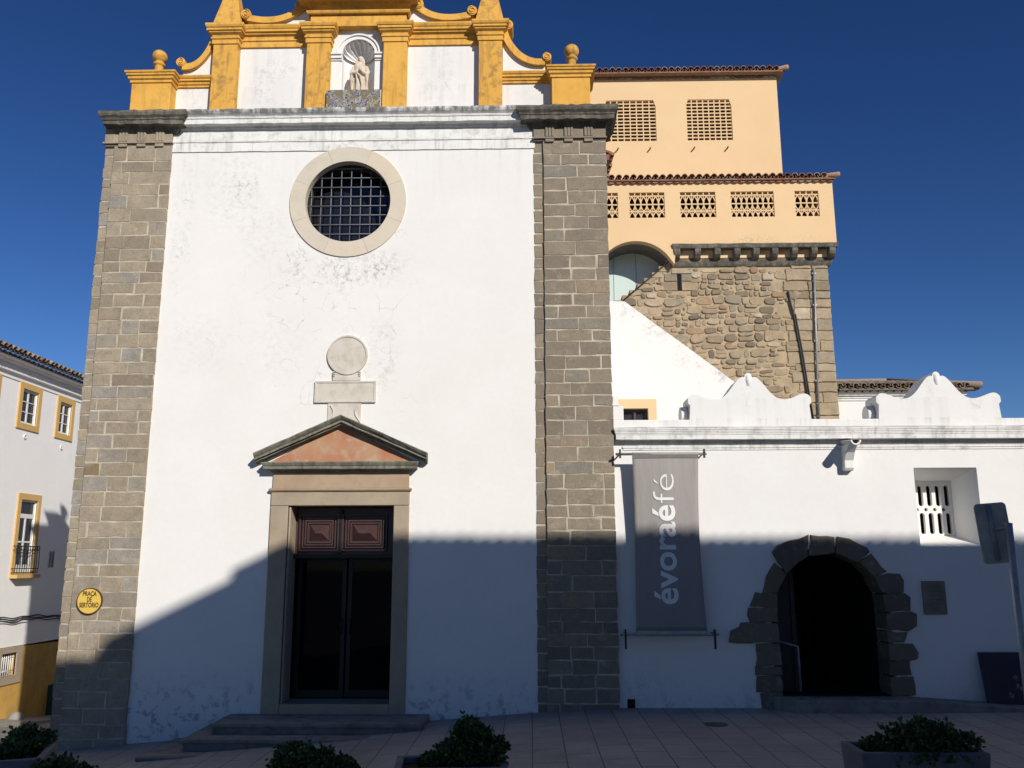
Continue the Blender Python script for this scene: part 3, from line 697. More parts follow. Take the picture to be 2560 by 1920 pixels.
# niche: half-round recess with a fluted shell head
NX, NZ, NR = -2.82, 10.36, 0.27
b = MB(); n = 26
for k in range(n):
    t0, t1 = math.pi * k / n, math.pi * (k + 1) / n
    p = [(NX + NR * 1.04 * math.cos(t), 0.052 + NR * math.sin(t) * 1.09) for t in (t0, t1)]
    b.smooth = True; b.add([(p[0][0], p[0][1], 9.5), (p[1][0], p[1][1], 9.5), (p[1][0], p[1][1], NZ + 0.05), (p[0][0], p[0][1], NZ + 0.05)], [(0, 1, 2, 3)])
b.smooth = False; b.zprism([(NX - NR, 0.05), (NX + NR, 0.05)] + [(NX + NR * math.cos(t * math.pi / 12), 0.05 + NR * 1.05 * math.sin(t * math.pi / 12)) for t in range(1, 12)], 9.5, 9.62)
nb = b.build('niche', M['niche'], CH)
b = MB(); b.smooth = True; nu, nvv = 90, 12; vs = []
for i in range(nu + 1):
    th = math.pi * i / nu
    for j in range(nvv + 1):
        ph = (math.pi / 2) * j / nvv                # 0 at the rim, back at the hinge
        fl = abs(math.sin(th * 8)); rr = NR * (1 - 0.10 * (1 - fl) * math.cos(ph))
        rr = NR * (0.90 + 0.13 * fl * (math.cos(ph) * 0.6 + 0.4))
        vs.append((NX + rr * math.cos(th) * math.cos(ph), 0.04 + rr * 1.05 * math.sin(ph), NZ + rr * math.sin(th) * math.cos(ph)))
b.add(vs, [(i * (nvv + 1) + j, (i + 1) * (nvv + 1) + j, (i + 1) * (nvv + 1) + j + 1, i * (nvv + 1) + j + 1) for i in range(nu) for j in range(nvv)])
b.build('shell_vault', M['niche'], nb)
b = MB(); b.prism(arc(NX, NZ, 0.355, 0, 180, 30) + arc(NX, NZ, 0.272, 180, 0, 30), 0.012, 0.06)
b.prism(arc(NX, NZ, 0.365, 0, 180, 30) + arc(NX, NZ, 0.335, 180, 0, 30), -0.012, 0.03)
for x0, x1 in ((-3.27, -3.095), (-2.545, -2.385)):
    b.box(x0, x1, 0.005, 0.07, 10.245, 10.27); b.box(x0 - 0.0, x1 + 0.0, -0.02, 0.07, 10.275, 10.33); b.box(x0, x1, -0.045, 0.07, 10.333, 10.36)
    b.box(x0 + 0.0, x1 - 0.02, 0.025, 0.07, 9.6, 10.24)
b.build('niche_archivolt', M['niche'], nb, 0.005)
b = MB(); b.box(-3.285, -2.392, -0.16, 0.30, 9.2, 9.615); b.build('azulejo_panel', M['azulejo'], CH, 0.005)

# ---------------------------------------------------------------- round window
M['reveal'] = plain('shade_dark_reveal_plaster', (0.13, 0.12, 0.105), 0.9, 0.1, 0.5, 5.0)  # dark colour stands in for the shade inside the round opening
RX, RZ = -2.90, 7.745
b = MB(); O, I = 0.935, 0.685
for k in range(8):
    a0, a1 = 22 + 45 * k + 0.10, 22 + 45 * (k + 1) - 0.10
    b.tone = rnd.random(); b.prism(arc(RX, RZ, O, a0, a1, 10) + arc(RX, RZ, I, a1, a0, 10), -0.022, 0.12)
ring = b.build('round_window_surround', M['ring_stone'], CH)
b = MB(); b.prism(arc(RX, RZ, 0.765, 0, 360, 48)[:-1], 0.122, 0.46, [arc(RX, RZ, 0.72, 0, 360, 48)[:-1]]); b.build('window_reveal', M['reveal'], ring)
b = MB(); b.disc(RX, RZ, 0.78, 0.47, 0.50, 48); b.build('window_glass', M['glass'], ring)
b = MB()
for i in range(-4, 5):
    q = i * 0.1605 + 0.012; hh = math.sqrt(max(0.70 ** 2 - q * q, 0))
    b.tube([(RX + q, 0.145, RZ - hh), (RX + q, 0.145, RZ + hh)], 0.0085, 6)
for i in range(-4, 5):
    q = i * 0.1605 - 0.022
    if abs(q) < 0.69:
        hh = math.sqrt(0.70 ** 2 - q * q); b.tube([(RX - hh, 0.129, RZ + q), (RX + hh, 0.129, RZ + q)], 0.0085, 6)
b.build('iron_grille', M['iron'], ring)

# ---------------------------------------------------------------- medallion relief over the door
b = MB(); b.disc(-2.815, 5.21, 0.312, -0.025, 0.02, 48); b.prism(rect(-3.01, -2.62, 4.86, 4.93), -0.02, 0.02); b.prism(rect(-3.03, -2.60, 4.805, 4.865), -0.034, 0.02)
b.prism(rect(-3.30, -2.36, 4.465, 4.80), -0.025, 0.02); b.prism(rect(-3.09, -2.58, 4.0, 4.46), -0.018, 0.02)
md = b.build('marble_medallion', M['relief_stone'], CH, 0.01)
b = MB(); b.prism(arc(-2.815, 5.21, 0.312, 0, 360, 48)[:-1], -0.036, -0.026, [arc(-2.815, 5.21, 0.285, 0, 360, 48)[:-1]])
b.prism(rect(-3.30, -2.36, 4.465, 4.80), -0.035, -0.026, [rect(-3.272, -2.388, 4.493, 4.772)])
for s_ in (-1, 1):
    sp = [(-2.835 + s_ * (0.215 - 0.05 * math.sin(t * 0.33)), -0.022, 4.42 - 0.022 * t) for t in range(17)]; b.tube(sp, 0.012, 6)
    b.tube([(-2.835 + s_ * (0.13 + 0.045 * math.cos(t * 0.6)), -0.022, 4.14 + 0.045 * math.sin(t * 0.6)) for t in range(10)], 0.01, 6)
    for k in range(3): b.box(-2.815 + s_ * 0.20 - 0.015, -2.815 + s_ * 0.20 + 0.015, -0.045, -0.015, 4.875 + k * 0.03, 4.89 + k * 0.03)
for x in (-2.94, -2.85, -2.745): b.box(x - 0.010, x + 0.010, -0.0275, -0.024, 5.12, 5.30)
b.build('relief_carving', M['relief_stone'], md)

# ---------------------------------------------------------------- doorway
DW = MB(); DY = -0.04
DW.box(-3.885, -3.62, DY, 0.42, -0.12, 2.90); DW.box(-2.04, -1.81, DY, 0.42, -0.12, 2.90)
DW.box(-3.885, -1.81, DY, 0.42, 2.903, 3.11)
DW.box(-3.62, -2.04, DY, 0.5, -0.12, 0.09)
DW.box(-3.615, -3.585, DY + 0.04, 0.40, 0.093, 2.897)
dw = DW.build('doorway', M['door_stone'], CH, 0.012)
b = MB(); b.sweep([(-3.885, 0.0), (-3.885, DY), (-1.81, DY), (-1.81, 0.0)], [(0, 3.11), (0.02, 3.115), (0.035, 3.135), (0.035, 3.155), (0, 3.165)], 0.002, 0.15)
b.box(-3.87, -1.82, DY + 0.005, 0.02, 3.15, 3.42); b.build('door_frieze', M['frieze_stone'], dw, 0.006)
b = MB(); b.sweep([(-3.87, 0.0), (-3.87, DY), (-1.82, DY), (-1.82, 0.0)], [(0, 3.40), (0.02, 3.405), (0.035, 3.425), (0.06, 3.435), (0.12, 3.44), (0.12, 3.485), (0.13, 3.49), (0.15, 3.53), (0.15, 3.545), (0, 3.56)], 0.003, 0.15)
# raking cornices: profile swept up each slope
def rake(b, xa, za, xb, zb, sgn):
    prof = [(-0.10, 0.0), (-0.18, 0.012), (-0.34, 0.02), (-0.345, 0.05), (-0.36, 0.06), (-0.40, 0.10), (-0.405, 0.125), (-0.38, 0.14), (0.0, 0.15)]
    prof = [(o * 0.60, h * 0.82) for o, h in [(0.0, 0.0), (-0.10, 0.0), (-0.18, 0.012), (-0.22, 0.015), (-0.22, 0.04), (-0.30, 0.045), (-0.30, 0.085), (-0.325, 0.09), (-0.36, 0.115), (-0.39, 0.145), (-0.39, 0.16), (0.0, 0.175)]]
    L = math.hypot(xb - xa, zb - za); n = 10; vs = []
    for i in range(n + 1):
        t = i / n
        for o, h in prof: vs.append((xa + (xb - xa) * t, o + rnd.uniform(-0.004, 0.004) * (o < -0.05), za + (zb - za) * t + h * L / abs(xb - xa) + rnd.uniform(-0.003, 0.003)))
    m_ = len(prof); b.add(vs, [(i * m_ + j, (i + 1) * m_ + j, (i + 1) * m_ + j + 1, i * m_ + j + 1) for i in range(n) for j in range(m_ - 1)])
    b.add(vs[:m_], [tuple(range(m_))])
rake(b, -4.13, 3.53, -2.84, 4.10, -1); rake(b, -1.545, 3.53, -2.84, 4.10, 1)
b.build('door_pediment', M['lichen_stone'], dw)
b = MB(); b.prism([(-3.95, 3.55), (-1.71, 3.55), (-2.84, 4.12)], -0.025, 0.02); b.build('tympanum', M['tympanum'], dw)
# panelled transom: two raised-field panels
b = MB(); b.box(-3.75, -1.9, 0.33, 0.42, 2.14, 2.89); tr = b.build('door_transom', M['door_wood'], dw)
for x0, x1 in ((-3.60, -2.915), (-2.865, -2.04)):
    b = MB(); cx = (x0 + x1) / 2; z0, z1 = 2.24, 2.79
    if x0 < -3: x0 += 0.08
    else: x1 -= 0.14
    for i, d in enumerate((0.0, 0.045, 0.085, 0.12)):
        y = 0.30 - (0.014 if i % 2 == 0 else 0.0)
        b.prism(rect(x0 + d, x1 - d, z0 + d, z1 - d), y - 0.004 * (3 - i), 0.34, [rect(x0 + d + 0.022, x1 - d - 0.022, z0 + d + 0.022, z1 - d - 0.022)])
    d = 0.15; xa, xb, za, zb = x0 + d, x1 - d, z0 + d, z1 - d; m_ = (za + zb) / 2
    b.add([(xa, 0.325, za), (xb, 0.325, za), (xb, 0.325, zb), (xa, 0.325, zb), (xa + 0.10, 0.235, m_ - 0.01), (xb - 0.10, 0.235, m_ - 0.01), (xb - 0.10, 0.235, m_ + 0.01), (xa + 0.10, 0.235, m_ + 0.01)],
          [(0, 1, 5, 4), (1, 2, 6, 5), (2, 3, 7, 6), (3, 0, 4, 7), (4, 5, 6, 7)])
    b.build('raised_panel', M['door_wood'], tr)
b = MB(); b.box(-3.62, -2.03, 0.26, 0.40, 2.13, 2.20); b.box(-2.915, -2.865, 0.27, 0.40, 2.205, 2.86); b.build('transom_rail', M['dark_wood'], tr, 0.006)
# inner lobby with glazed leaves set back in the dark
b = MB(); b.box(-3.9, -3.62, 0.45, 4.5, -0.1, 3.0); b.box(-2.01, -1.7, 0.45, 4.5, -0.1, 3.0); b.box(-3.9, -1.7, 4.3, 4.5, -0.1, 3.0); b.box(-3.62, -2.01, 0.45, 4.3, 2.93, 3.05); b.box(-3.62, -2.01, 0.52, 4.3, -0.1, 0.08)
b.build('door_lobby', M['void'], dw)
b = MB()
for x0, x1 in ((-3.575, -2.83), (-2.80, -2.04)):
    b.prism(rect(x0, x1, 0.10, 2.13), 0.55, 0.59, [rect(x0 + 0.06, x1 - 0.06, 0.2, 2.07)])
dl = b.build('glazed_door', M['dark_wood'], dw)
b = MB(); b.box(-3.52, -2.89, 0.565, 0.575, 0.19, 2.08); b.box(-2.745, -2.095, 0.565, 0.575, 0.19, 2.08); b.build('door_pane', M['door_glass'], dl)
b = MB()
for x in (-2.88, -2.75): b.tube([(x, 0.55, 1.02), (x, 0.50, 1.03), (x, 0.50, 1.22), (x, 0.55, 1.23)], 0.011, 6)
b.build('door_handle', M['black_iron'], dl)

# steps
ST = MB()
def step(x0, x1, yf, z0, z1):
    n = 14
    ST.box(x0, x1, yf, 0.0 if x1 > -3 else 0.0, z0, z1)
ST2 = thing('door_steps', 'three worn stone steps leading up to the dark church door', 'steps', (-2.9, -0.6, -0.3))
for i, (x0, x1, yf, z0, z1) in enumerate(((-4.32, -1.46, -0.72, -0.20, -0.045), (-4.60, -1.47, -1.02, -0.36, -0.19), (-5.02, -1.49, -1.36, -0.62, -0.345))):
    b = MB(); yb = -0.005 if i == 0 else (-0.718, -1.018)[i - 1]
    if i == 0: b.box(x0, x1, yf, yb, z0, z1)
    else:
        b.zprism([(x0, yf), (x1, yf), (x1, yb), ((-4.32, -4.60)[i - 1] - 0.002, yb), ((-4.32, -4.60)[i - 1] - 0.002, -0.16 if i == 2 else -0.005), (x0, -0.16 if i == 2 else -0.005)], z0, z1)
    # overhanging nosing
    b.box(x0 - 0.03, x1, yf - 0.05, yf - 0.002, z1 - 0.06, z1 - 0.003)
    b.build('step', M['step_stone'], ST2, 0.014)

# ---------------------------------------------------------------- statue in the niche
def statue():
    b = MB(); b.smooth = True; nseg = 72; cx, cy, z0 = -2.79, 0.06, 9.617
    # draped body: stacked outlines, folds fading towards the shoulders
    lv = [(0.0, .128, .105), (0.03, .132, .108), (0.10, .125, .100), (0.20, .118, .092), (0.30, .112, .086), (0.38, .112, .082), (0.44, .116, .082), (0.49, .112, .078), (0.525, .098, .068), (0.55, .070, .055), (0.57, .047, .045), (0.60, .040, .042)]
    vs = []
    for h, a, d in lv:
        k = max(0, 1 - h / 0.52)
        for i in range(nseg):
            t = 2 * math.pi * i / nseg
            f = 1 + k * (0.055 * math.sin(7 * t + 5 * h) + 0.04 * math.sin(13 * t - 9 * h)) + 0.03 * math.sin(3 * t + 14 * h)
            sway = 0.012 * math.sin(h * 7)
            vs.append((cx + sway + a * f * math.cos(t), cy + d * f * math.sin(t), z0 + 0.02 + h))
    n = nseg; fs = [(j * n + i, j * n + (i + 1) % n, (j + 1) * n + (i + 1) % n, (j + 1) * n + i) for j in range(len(lv) - 1) for i in range(n)]
    fs += [tuple(range(n))[::-1], tuple(range((len(lv) - 1) * n, len(lv) * n))]
    b.add(vs, fs)
    b.smooth = False; b.zprism([(cx + .15 * math.cos(t * math.pi / 4 + .39), cy + .12 * math.sin(t * math.pi / 4 + .39)) for t in range(8)], z0, z0 + 0.03); b.smooth = True
    hx, hz = cx + 0.0, z0 + 0.655
    def ell(c_, r_, m_=14):
        v = []; 
        for i in range(m_ + 1):
            p = math.pi * i / m_
            for j in range(m_ * 2): t = math.pi * j / m_; v.append((c_[0] + r_[0] * math.sin(p) * math.cos(t), c_[1] + r_[1] * math.sin(p) * math.sin(t), c_[2] + r_[2] * math.cos(p)))
        w_ = m_ * 2; b.add(v, [(i * w_ + j, i * w_ + (j + 1) % w_, (i + 1) * w_ + (j + 1) % w_, (i + 1) * w_ + j) for i in range(m_) for j in range(w_)])
    ell((hx, cy - 0.012, hz), (.043, .050, .060))                      # head
    ell((hx, cy + 0.012, hz + 0.008), (.060, .056, .068))              # veil
    ell((hx, cy - 0.060, hz - 0.004), (.008, .014, .013))              # nose
    ell((hx, cy - 0.052, hz - 0.034), (.013, .010, .008))              # mouth and chin
    ell((hx, cy - 0.050, hz + 0.018), (.030, .012, .007))              # brow
    for s_ in (-1, 1):
        b.tube([(hx + s_ * .050, cy, hz + .01), (hx + s_ * .058, cy - .015, hz - .05), (hx + s_ * .062, cy - .04, hz - .12), (hx + s_ * .05, cy - .06, hz - .2)], [.018, .022, .024, .012], 10)
    # arms folded to the breast, sleeves hanging
    for s_, tgt in ((1, (0.018, -0.122, 0.425)), (-1, (-0.026, -0.116, 0.39))):
        b.tube([(cx + s_ * .095, cy, z0 + .52), (cx + s_ * .128, cy - .02, z0 + .42), (cx + s_ * .122, cy - .07, z0 + .345), (cx + s_ * .07, cy - .105, z0 + .37), (cx + tgt[0], cy + tgt[1], z0 + tgt[2])], [.040, .042, .042, .030, .018], 12)
        hnd = Vector((cx + tgt[0], cy + tgt[1], z0 + tgt[2]))
        ell(hnd, (.019, .013, .022))
        for q in range(4): b.tube([hnd + Vector((-.012 + .008 * q, -.006, .012)), hnd + Vector((-.016 + .008 * q - s_ * .006, -.012, .040 - abs(q - 1.5) * .004))], [.0058, .0042], 6)
        b.tube([hnd + Vector((s_ * .014, -.006, .0)), hnd + Vector((s_ * .022, -.016, .022))], [.006, .0045], 6)
        b.tube([(cx + s_ * .125, cy - .07, z0 + .37), (cx + s_ * .128, cy - .065, z0 + .22), (cx + s_ * .118, cy - .06, z0 + .05)], [.036, .024, .020], 10)
    # mantle edge falling diagonally
    b.tube([(cx - .07, cy - .085, z0 + .40), (cx + .03, cy - .115, z0 + .30), (cx + .06, cy - .115, z0 + .16), (cx + .05, cy - .11, z0 + .04)], [.016, .022, .020, .016], 10)
    b.tube([(cx - .05, cy - .09, z0 + .36), (cx - .02, cy - .115, z0 + .2), (cx - .035, cy - .118, z0 + .05)], [.012, .017, .015], 8)
    o = b.build('saint_statue', M['statue'])
    r_ = o.modifiers.new('join', 'REMESH'); r_.mode = 'VOXEL'; r_.voxel_size = 0.006; r_.use_smooth_shade = True
    s2 = o.modifiers.new('soft', 'SMOOTH'); s2.iterations = 2; s2.factor = 0.4
    bpy.context.view_layer.update(); dg = bpy.context.evaluated_depsgraph_get()
    me = bpy.data.meshes.new_from_object(o.evaluated_get(dg)); o.modifiers.clear(); old = o.data; o.data = me; bpy.data.meshes.remove(old); me.name = 'saint_statue'
    tag(o, 'pale stone statue of a veiled saint standing in the shell niche', 'statue')
statue()

# ---------------------------------------------------------------- round street sign
SG = thing('street_sign', 'round yellow enamel street sign fixed to the left stone corner', 'sign', (-6.468, -0.08, 1.526))
b = MB(); b.disc(-6.468, 1.526, 0.183, -0.080, -0.045, 48); b.build('sign_disc', M['sign_yellow'], SG)
b = MB(); b.prism(arc(-6.468, 1.526, 0.188, 0, 360, 48)[:-1], -0.086, -0.046, [arc(-6.468, 1.526, 0.176, 0, 360, 48)[:-1]]); b.build('sign_rim', M['sign_brown'], SG)
b = MB()
for body, wd, zc in (('PRAÇA', 0.205, 1.600), ('DE', 0.07, 1.517), ('SERTORIO', 0.285, 1.438)):
    vs, fs = text_polys(body, 0.092, 0.0034)
    x0, x1 = min(v[0] for v in vs), max(v[0] for v in vs); k_ = wd / (x1 - x0)
    b.add([(-6.468 + (v[0] - (x0 + x1) / 2) * k_, -0.0825, zc + v[1]) for v in vs], fs)
b.build('sign_lettering', M['sign_brown'], SG)

# ================================================================== annex to the right of the church
AN = thing('annex', 'low white annex with curved parapet crests, rough stone arch and deep latticed window', 'building', (4.5, 0.3, 0))
AX, AZ, AR = 4.335, 1.43, 0.775
arch_hole = [(AX - 0.86, 0.0), (AX + 0.87, 0.0)] + arc(AX, AZ, AR + 0.09, -4, 184, 30, 0.86)
win_out = rect(5.71, 6.64, 2.285, 3.44)
w = MB(); w.prism([(1.24, -0.3), (13, -0.3), (13, 3.9), (1.24, 3.9)], 0.05, 0.65, [arch_hole, win_out], caps=(True, False))
# splayed window embrasure
oy, iy = 0.05, 0.58; wi = rect(5.80, 6.49, 2.45, 3.29)
w.add([(p[0], oy + 0.001, p[1]) for p in win_out] + [(p[0], iy, p[1]) for p in wi], [(i, (i + 1) % 4, (i + 1) % 4 + 4, i + 4) for i in range(4)])
wall = w.build('wall', M['annex'], AN)
b = MB(); b.add([(5.715, 0.06, 2.289), (6.635, 0.06, 2.289), (6.455, iy - 0.01, 2.453), (5.805, iy - 0.01, 2.453)], [(0, 1, 2, 3)])
# lattice
LT = MB()
def slot(cx, z0, z1, r, n=8): return arc(cx, z1 - r, r, 0, 180, n) + arc(cx, z0 + r, r, 180, 360, n)
holes = []
for i in range(5):
    cx = 5.875 + 0.134 * i
    if cx + 0.05 > 6.48: continue
    holes += [slot(cx, 2.90, 3.22, 0.039), slot(cx, 2.475, 2.80, 0.039)]
for i in range(5):
    cx = 5.942 + 0.134 * i
    if cx + 0.02 < 6.45:
        for zz in (2.85,): holes.append(arc(cx, zz, 0.028, 0, 360, 10)[:-1])
LT.prism(rect(5.79, 6.50, 2.44, 3.30), iy + 0.004, iy + 0.07, holes)
lt = LT.build('lattice_window', M['annex'], AN)
b = MB(); b.box(5.7, 6.6, iy + 0.25, iy + 0.3, 2.3, 3.4); b.build('lattice_backing', M['void'], lt)
# cornice and plain parapet course
b = MB()
pr = [(0, 3.715), (0.012, 3.72), (0.012, 3.745), (0.022, 3.752), (0.022, 3.785), (0.008, 3.792), (0.008, 3.86), (0.125, 3.868), (0.125, 3.935), (0.132, 3.938), (0.132, 3.958), (0.14, 3.962), (0.14, 3.982), (0.148, 3.986), (0.148, 4.004), (0.156, 4.008), (0.16, 4.04), (0, 4.07)]
b.sweep([(1.41, 0.6), (1.41, 0.05), (13, 0.05)], pr, 0.002, 0.25)
b.build('cornice', M['annex_cornice'], AN)
b = MB(); b.box(1.26, 13, 0.055, 0.55, 3.9, 4.185)
b.box(1.26, 1.42, 0.058, 0.54, 4.18, 4.40); b.box(1.245, 1.36, 0.05, 0.545, 4.40, 4.44); b.box(1.26, 1.34, 0.07, 0.52, 4.44, 4.56)
b.build('parapet', M['annex'], AN, 0.012)
half = [(0.93, 4.02), (0.90, 4.40), (0.935, 4.44), (0.93, 4.52), (0.87, 4.57), (0.78, 4.565), (0.64, 4.51), (0.52, 4.49), (0.42, 4.515), (0.32, 4.60), (0.22, 4.73), (0.15, 4.81), (0.10, 4.84), (0.06, 4.835)]
for cx in (3.335, 6.18, 9.02, 11.86):
    b = MB()
    pts = [(cx + x, z) for x, z in half[:4]] + [(cx + p[0], p[1]) for p in catmull(half[3:], 6)] + arc(cx, 4.85, 0.055, 0, 180, 8) + [(cx - p[0], p[1]) for p in catmull(half[3:], 6)[::-1]] + [(cx - x, z) for x, z in half[:4][::-1]]
    b.prism(pts, 0.052, 0.50)
    mm = b.build('parapet_crest', M['annex'], AN, 0.012)
    b = MB(); b.tube([(cx, 0.085, 4.868), (cx, 0.075, 4.78), (cx, 0.08, 4.70)], [0.05, 0.05, 0.034], 12)
    for s_ in (-1, 1): b.tube([(cx + s_ * 0.085, 0.085, 4.815), (cx + s_ * 0.085, 0.082, 4.76), (cx + s_ * 0.075, 0.085, 4.70)], [0.03, 0.032, 0.02], 8)
    b.build('crest_finial', M['annex'], mm, 0.03)
    b = MB(); b.xprism(arc(0.31, 4.28, 0.14, 0, 360, 16)[:-1], cx - 1.02, cx - 0.92); b.build('crest_roll', M['annex'], mm, 0.02)
# rain spouts: half-round channel on a plaster corbel
for cx in (4.72, 7.95):
    b = MB(); n = 14; L = 0.46; vs = []
    for (y, dz) in ((0.1, 0.03), (0.05 - L, -0.03)):
        for r_ in (0.078, 0.052):
            for k in range(n + 1):
                t = math.pi + math.pi * k / n; vs.append((cx + r_ * math.cos(t), y, 3.83 + dz + r_ * math.sin(t)))
    k1 = n + 1; fs = []
    for k in range(n): fs += [(k, k + 1, 2 * k1 + k + 1, 2 * k1 + k), (k1 + k, k1 + k + 1, 3 * k1 + k + 1, 3 * k1 + k), (2 * k1 + k, 2 * k1 + k + 1, 3 * k1 + k + 1, 3 * k1 + k)]
    for k in (0, n): fs.append((k, 2 * k1 + k, 3 * k1 + k, k1 + k))
    b.smooth = True; b.add(vs, fs); b.smooth = False
    p = b.build('rain_spout', M['annex'], AN)
    b = MB(); b.smooth = True; vs = []
    for (y, dz) in ((0.04, 0.03), (0.05 - L + 0.012, -0.028)):
        for k in range(n + 1):
            t = math.pi + math.pi * k / n; vs.append((cx + 0.049 * math.cos(t), y, 3.83 + dz + 0.049 * math.sin(t)))
    b.add(vs, [(k, k + 1, k + n + 2, k + n + 1) for k in range(n)]); b.build('channel_lining', M['dark_stone'], p)
    b = MB(); b.xprism([(0.06, 3.39), (-0.05, 3.39), (-0.08, 3.43), (-0.08, 3.54), (-0.16, 3.65), (-0.28, 3.735), (-0.33, 3.76), (0.06, 3.775)], cx - 0.07, cx + 0.07); b.build('spout_corbel', M['annex'], p, 0.012)
# rough stone arch
SA = MB()
outer_pts = {}
vq = [(3.66, 2.06, 3.44, 1.62), ]
def quad(pts, yf):
    ring = []
    for i in range(len(pts)):
        a_, c_ = pts[i], pts[(i + 1) % len(pts)]; L = math.hypot(c_[0] - a_[0], c_[1] - a_[1]); kk = max(1, int(L / 0.10))
        for t in range(kk): ring.append((a_[0] + (c_[0] - a_[0]) * t / kk + rnd.uniform(-.012, .012), a_[1] + (c_[1] - a_[1]) * t / kk + rnd.uniform(-.012, .012)))
    SA.tone = rnd.random() * 0.9; stone(SA, ring, yf, 0.45, 0.014)
L_ = AX - 0.775; R_ = AX + 0.77
def ap(a, r=None, rz=None): return (AX + AR * math.cos(R(a)), AZ + 0.77 * math.sin(R(a)))
# left jamb, bottom to top
for z0, z1, xo in ((-0.1, 0.24, 3.27), (0.25, 0.47, 3.20), (0.48, 0.60, 3.19), (0.61, 0.91, 3.22)): quad([(xo, z0), (L_ + 0.02, z0), (L_ + 0.01, z1), (xo + rnd.uniform(-.02, .02), z1)], 0.02)
quad([(2.85, 0.93), (2.95, 0.925), (L_, 0.93), (L_, 1.20), (3.02, 1.215), (3.0, 1.16), (2.86, 1.09)], 0.0)
quad([(3.16, 1.21), (L_, 1.21), (ap(184)[0], 1.42), (3.15, 1.42), (3.12, 1.32)], 0.015)
quad([(3.17, 1.43), (ap(180)[0], 1.43), ap(167), (3.25, 1.63)], 0.02)
quad([(3.37, 1.62), ap(166), ap(143), (3.56, 2.06), (3.42, 1.86)], 0.02)
quad([(3.54, 2.20), (3.60, 2.08), ap(142), ap(112), (4.07, 2.45), (3.80, 2.37), (3.62, 2.31)], 0.0)
quad([ap(111), ap(82), (4.46, 2.43), (4.12, 2.45)], 0.015)
quad([ap(81), ap(55), (4.95, 2.20), (4.92, 2.26), (4.66, 2.40), (4.49, 2.43)], 0.01)
quad([ap(54), ap(33), (5.18, 1.92), (5.04, 2.10), (4.97, 2.18)], 0.02)
quad([ap(32), ap(14), (5.39, 1.63), (5.41, 1.80), (5.35, 1.90), (5.2, 1.90)], 0.0)
quad([ap(13), ap(0), (R_, 1.36), (5.48, 1.38), (5.48, 1.55), (5.43, 1.62)], 0.012)
quad([(R_, 1.35), (R_, 1.10), (5.40, 1.09), (5.53, 1.15), (5.56, 1.33), (5.47, 1.36)], 0.0)
quad([(R_, 1.09), (R_, 0.93), (5.36, 0.94), (5.40, 1.06)], 0.02)
quad([(R_, 0.92), (R_, 0.69), (5.51, 0.69), (5.53, 0.80), (5.47, 0.91)], 0.0)
for z0, z1, xo in ((0.47, 0.68, 5.40), (0.20, 0.46, 5.44), (-0.1, 0.19, 5.41)): quad([(R_, z0), (xo, z0), (xo + rnd.uniform(-.02, .02), z1), (R_, z1)], 0.02)
M['arch_granite'] = granite('dark_weathered_granite', [(p, tuple(k * 0.62 for k in c_)) for p, c_ in GR2], bump=0.8)
SA.build('stone_arch', M['arch_granite'], AN)
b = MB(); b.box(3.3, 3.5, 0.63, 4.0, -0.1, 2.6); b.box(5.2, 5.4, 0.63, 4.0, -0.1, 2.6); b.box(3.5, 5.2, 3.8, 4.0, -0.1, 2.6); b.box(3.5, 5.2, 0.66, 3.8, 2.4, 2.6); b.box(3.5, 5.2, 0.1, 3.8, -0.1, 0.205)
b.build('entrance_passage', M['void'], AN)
b = MB(); b.box(3.87, 3.93, 0.42, 0.50, 0.21, 2.10); b.box(3.6, 3.865, 0.45, 0.47, 0.21, 2.06); b.build('door_leaf', M['black_iron'], AN)
b = MB(); b.tube([(3.60, 0.36, 0.93), (3.90, 0.30, 0.85), (3.905, 0.30, 0.22)], 0.018, 8); b.build('handrail', M['steel'], AN)
b = MB(); b.box(4.1, 4.75, 3.0, 3.04, 0.5, 1.15); b.build('inner_panel', M['board'], AN)
b = MB(); b.prism(rect(1.36, 1.47, 0.03, 0.15), 0.035, 0.06); b.build('floor_vent', M['void'], AN)

# platform and ramp before the arch
PL = MB()
zt = lambda x: 0.195 if x < 5.3 else 0.195 - 0.062 * (x - 5.3)
pp = [(3.42, 0.04), (3.60, -0.36), (3.66, -0.40), (5.3, -0.40), (6.6, -0.40), (9.0, -0.40), (9.0, 0.04), (6.6, 0.04), (5.3, 0.04)]
n = len(pp); vs = [(p[0], p[1], max(zt(p[0]), 0.06)) for p in pp] + [(p[0], p[1], -0.2) for p in pp]
PL.add(vs, [(0, 1, 2, 3, 8), (8, 3, 4, 7), (7, 4, 5, 6)] + [(i, (i + 1) % n, (i + 1) % n + n, i + n) for i in range(n)])
o = PL.build('entrance_platform', M['step_stone'], bevel=0.012); tag(o, 'low grey stone platform and ramp in front of the arched entrance', 'platform')

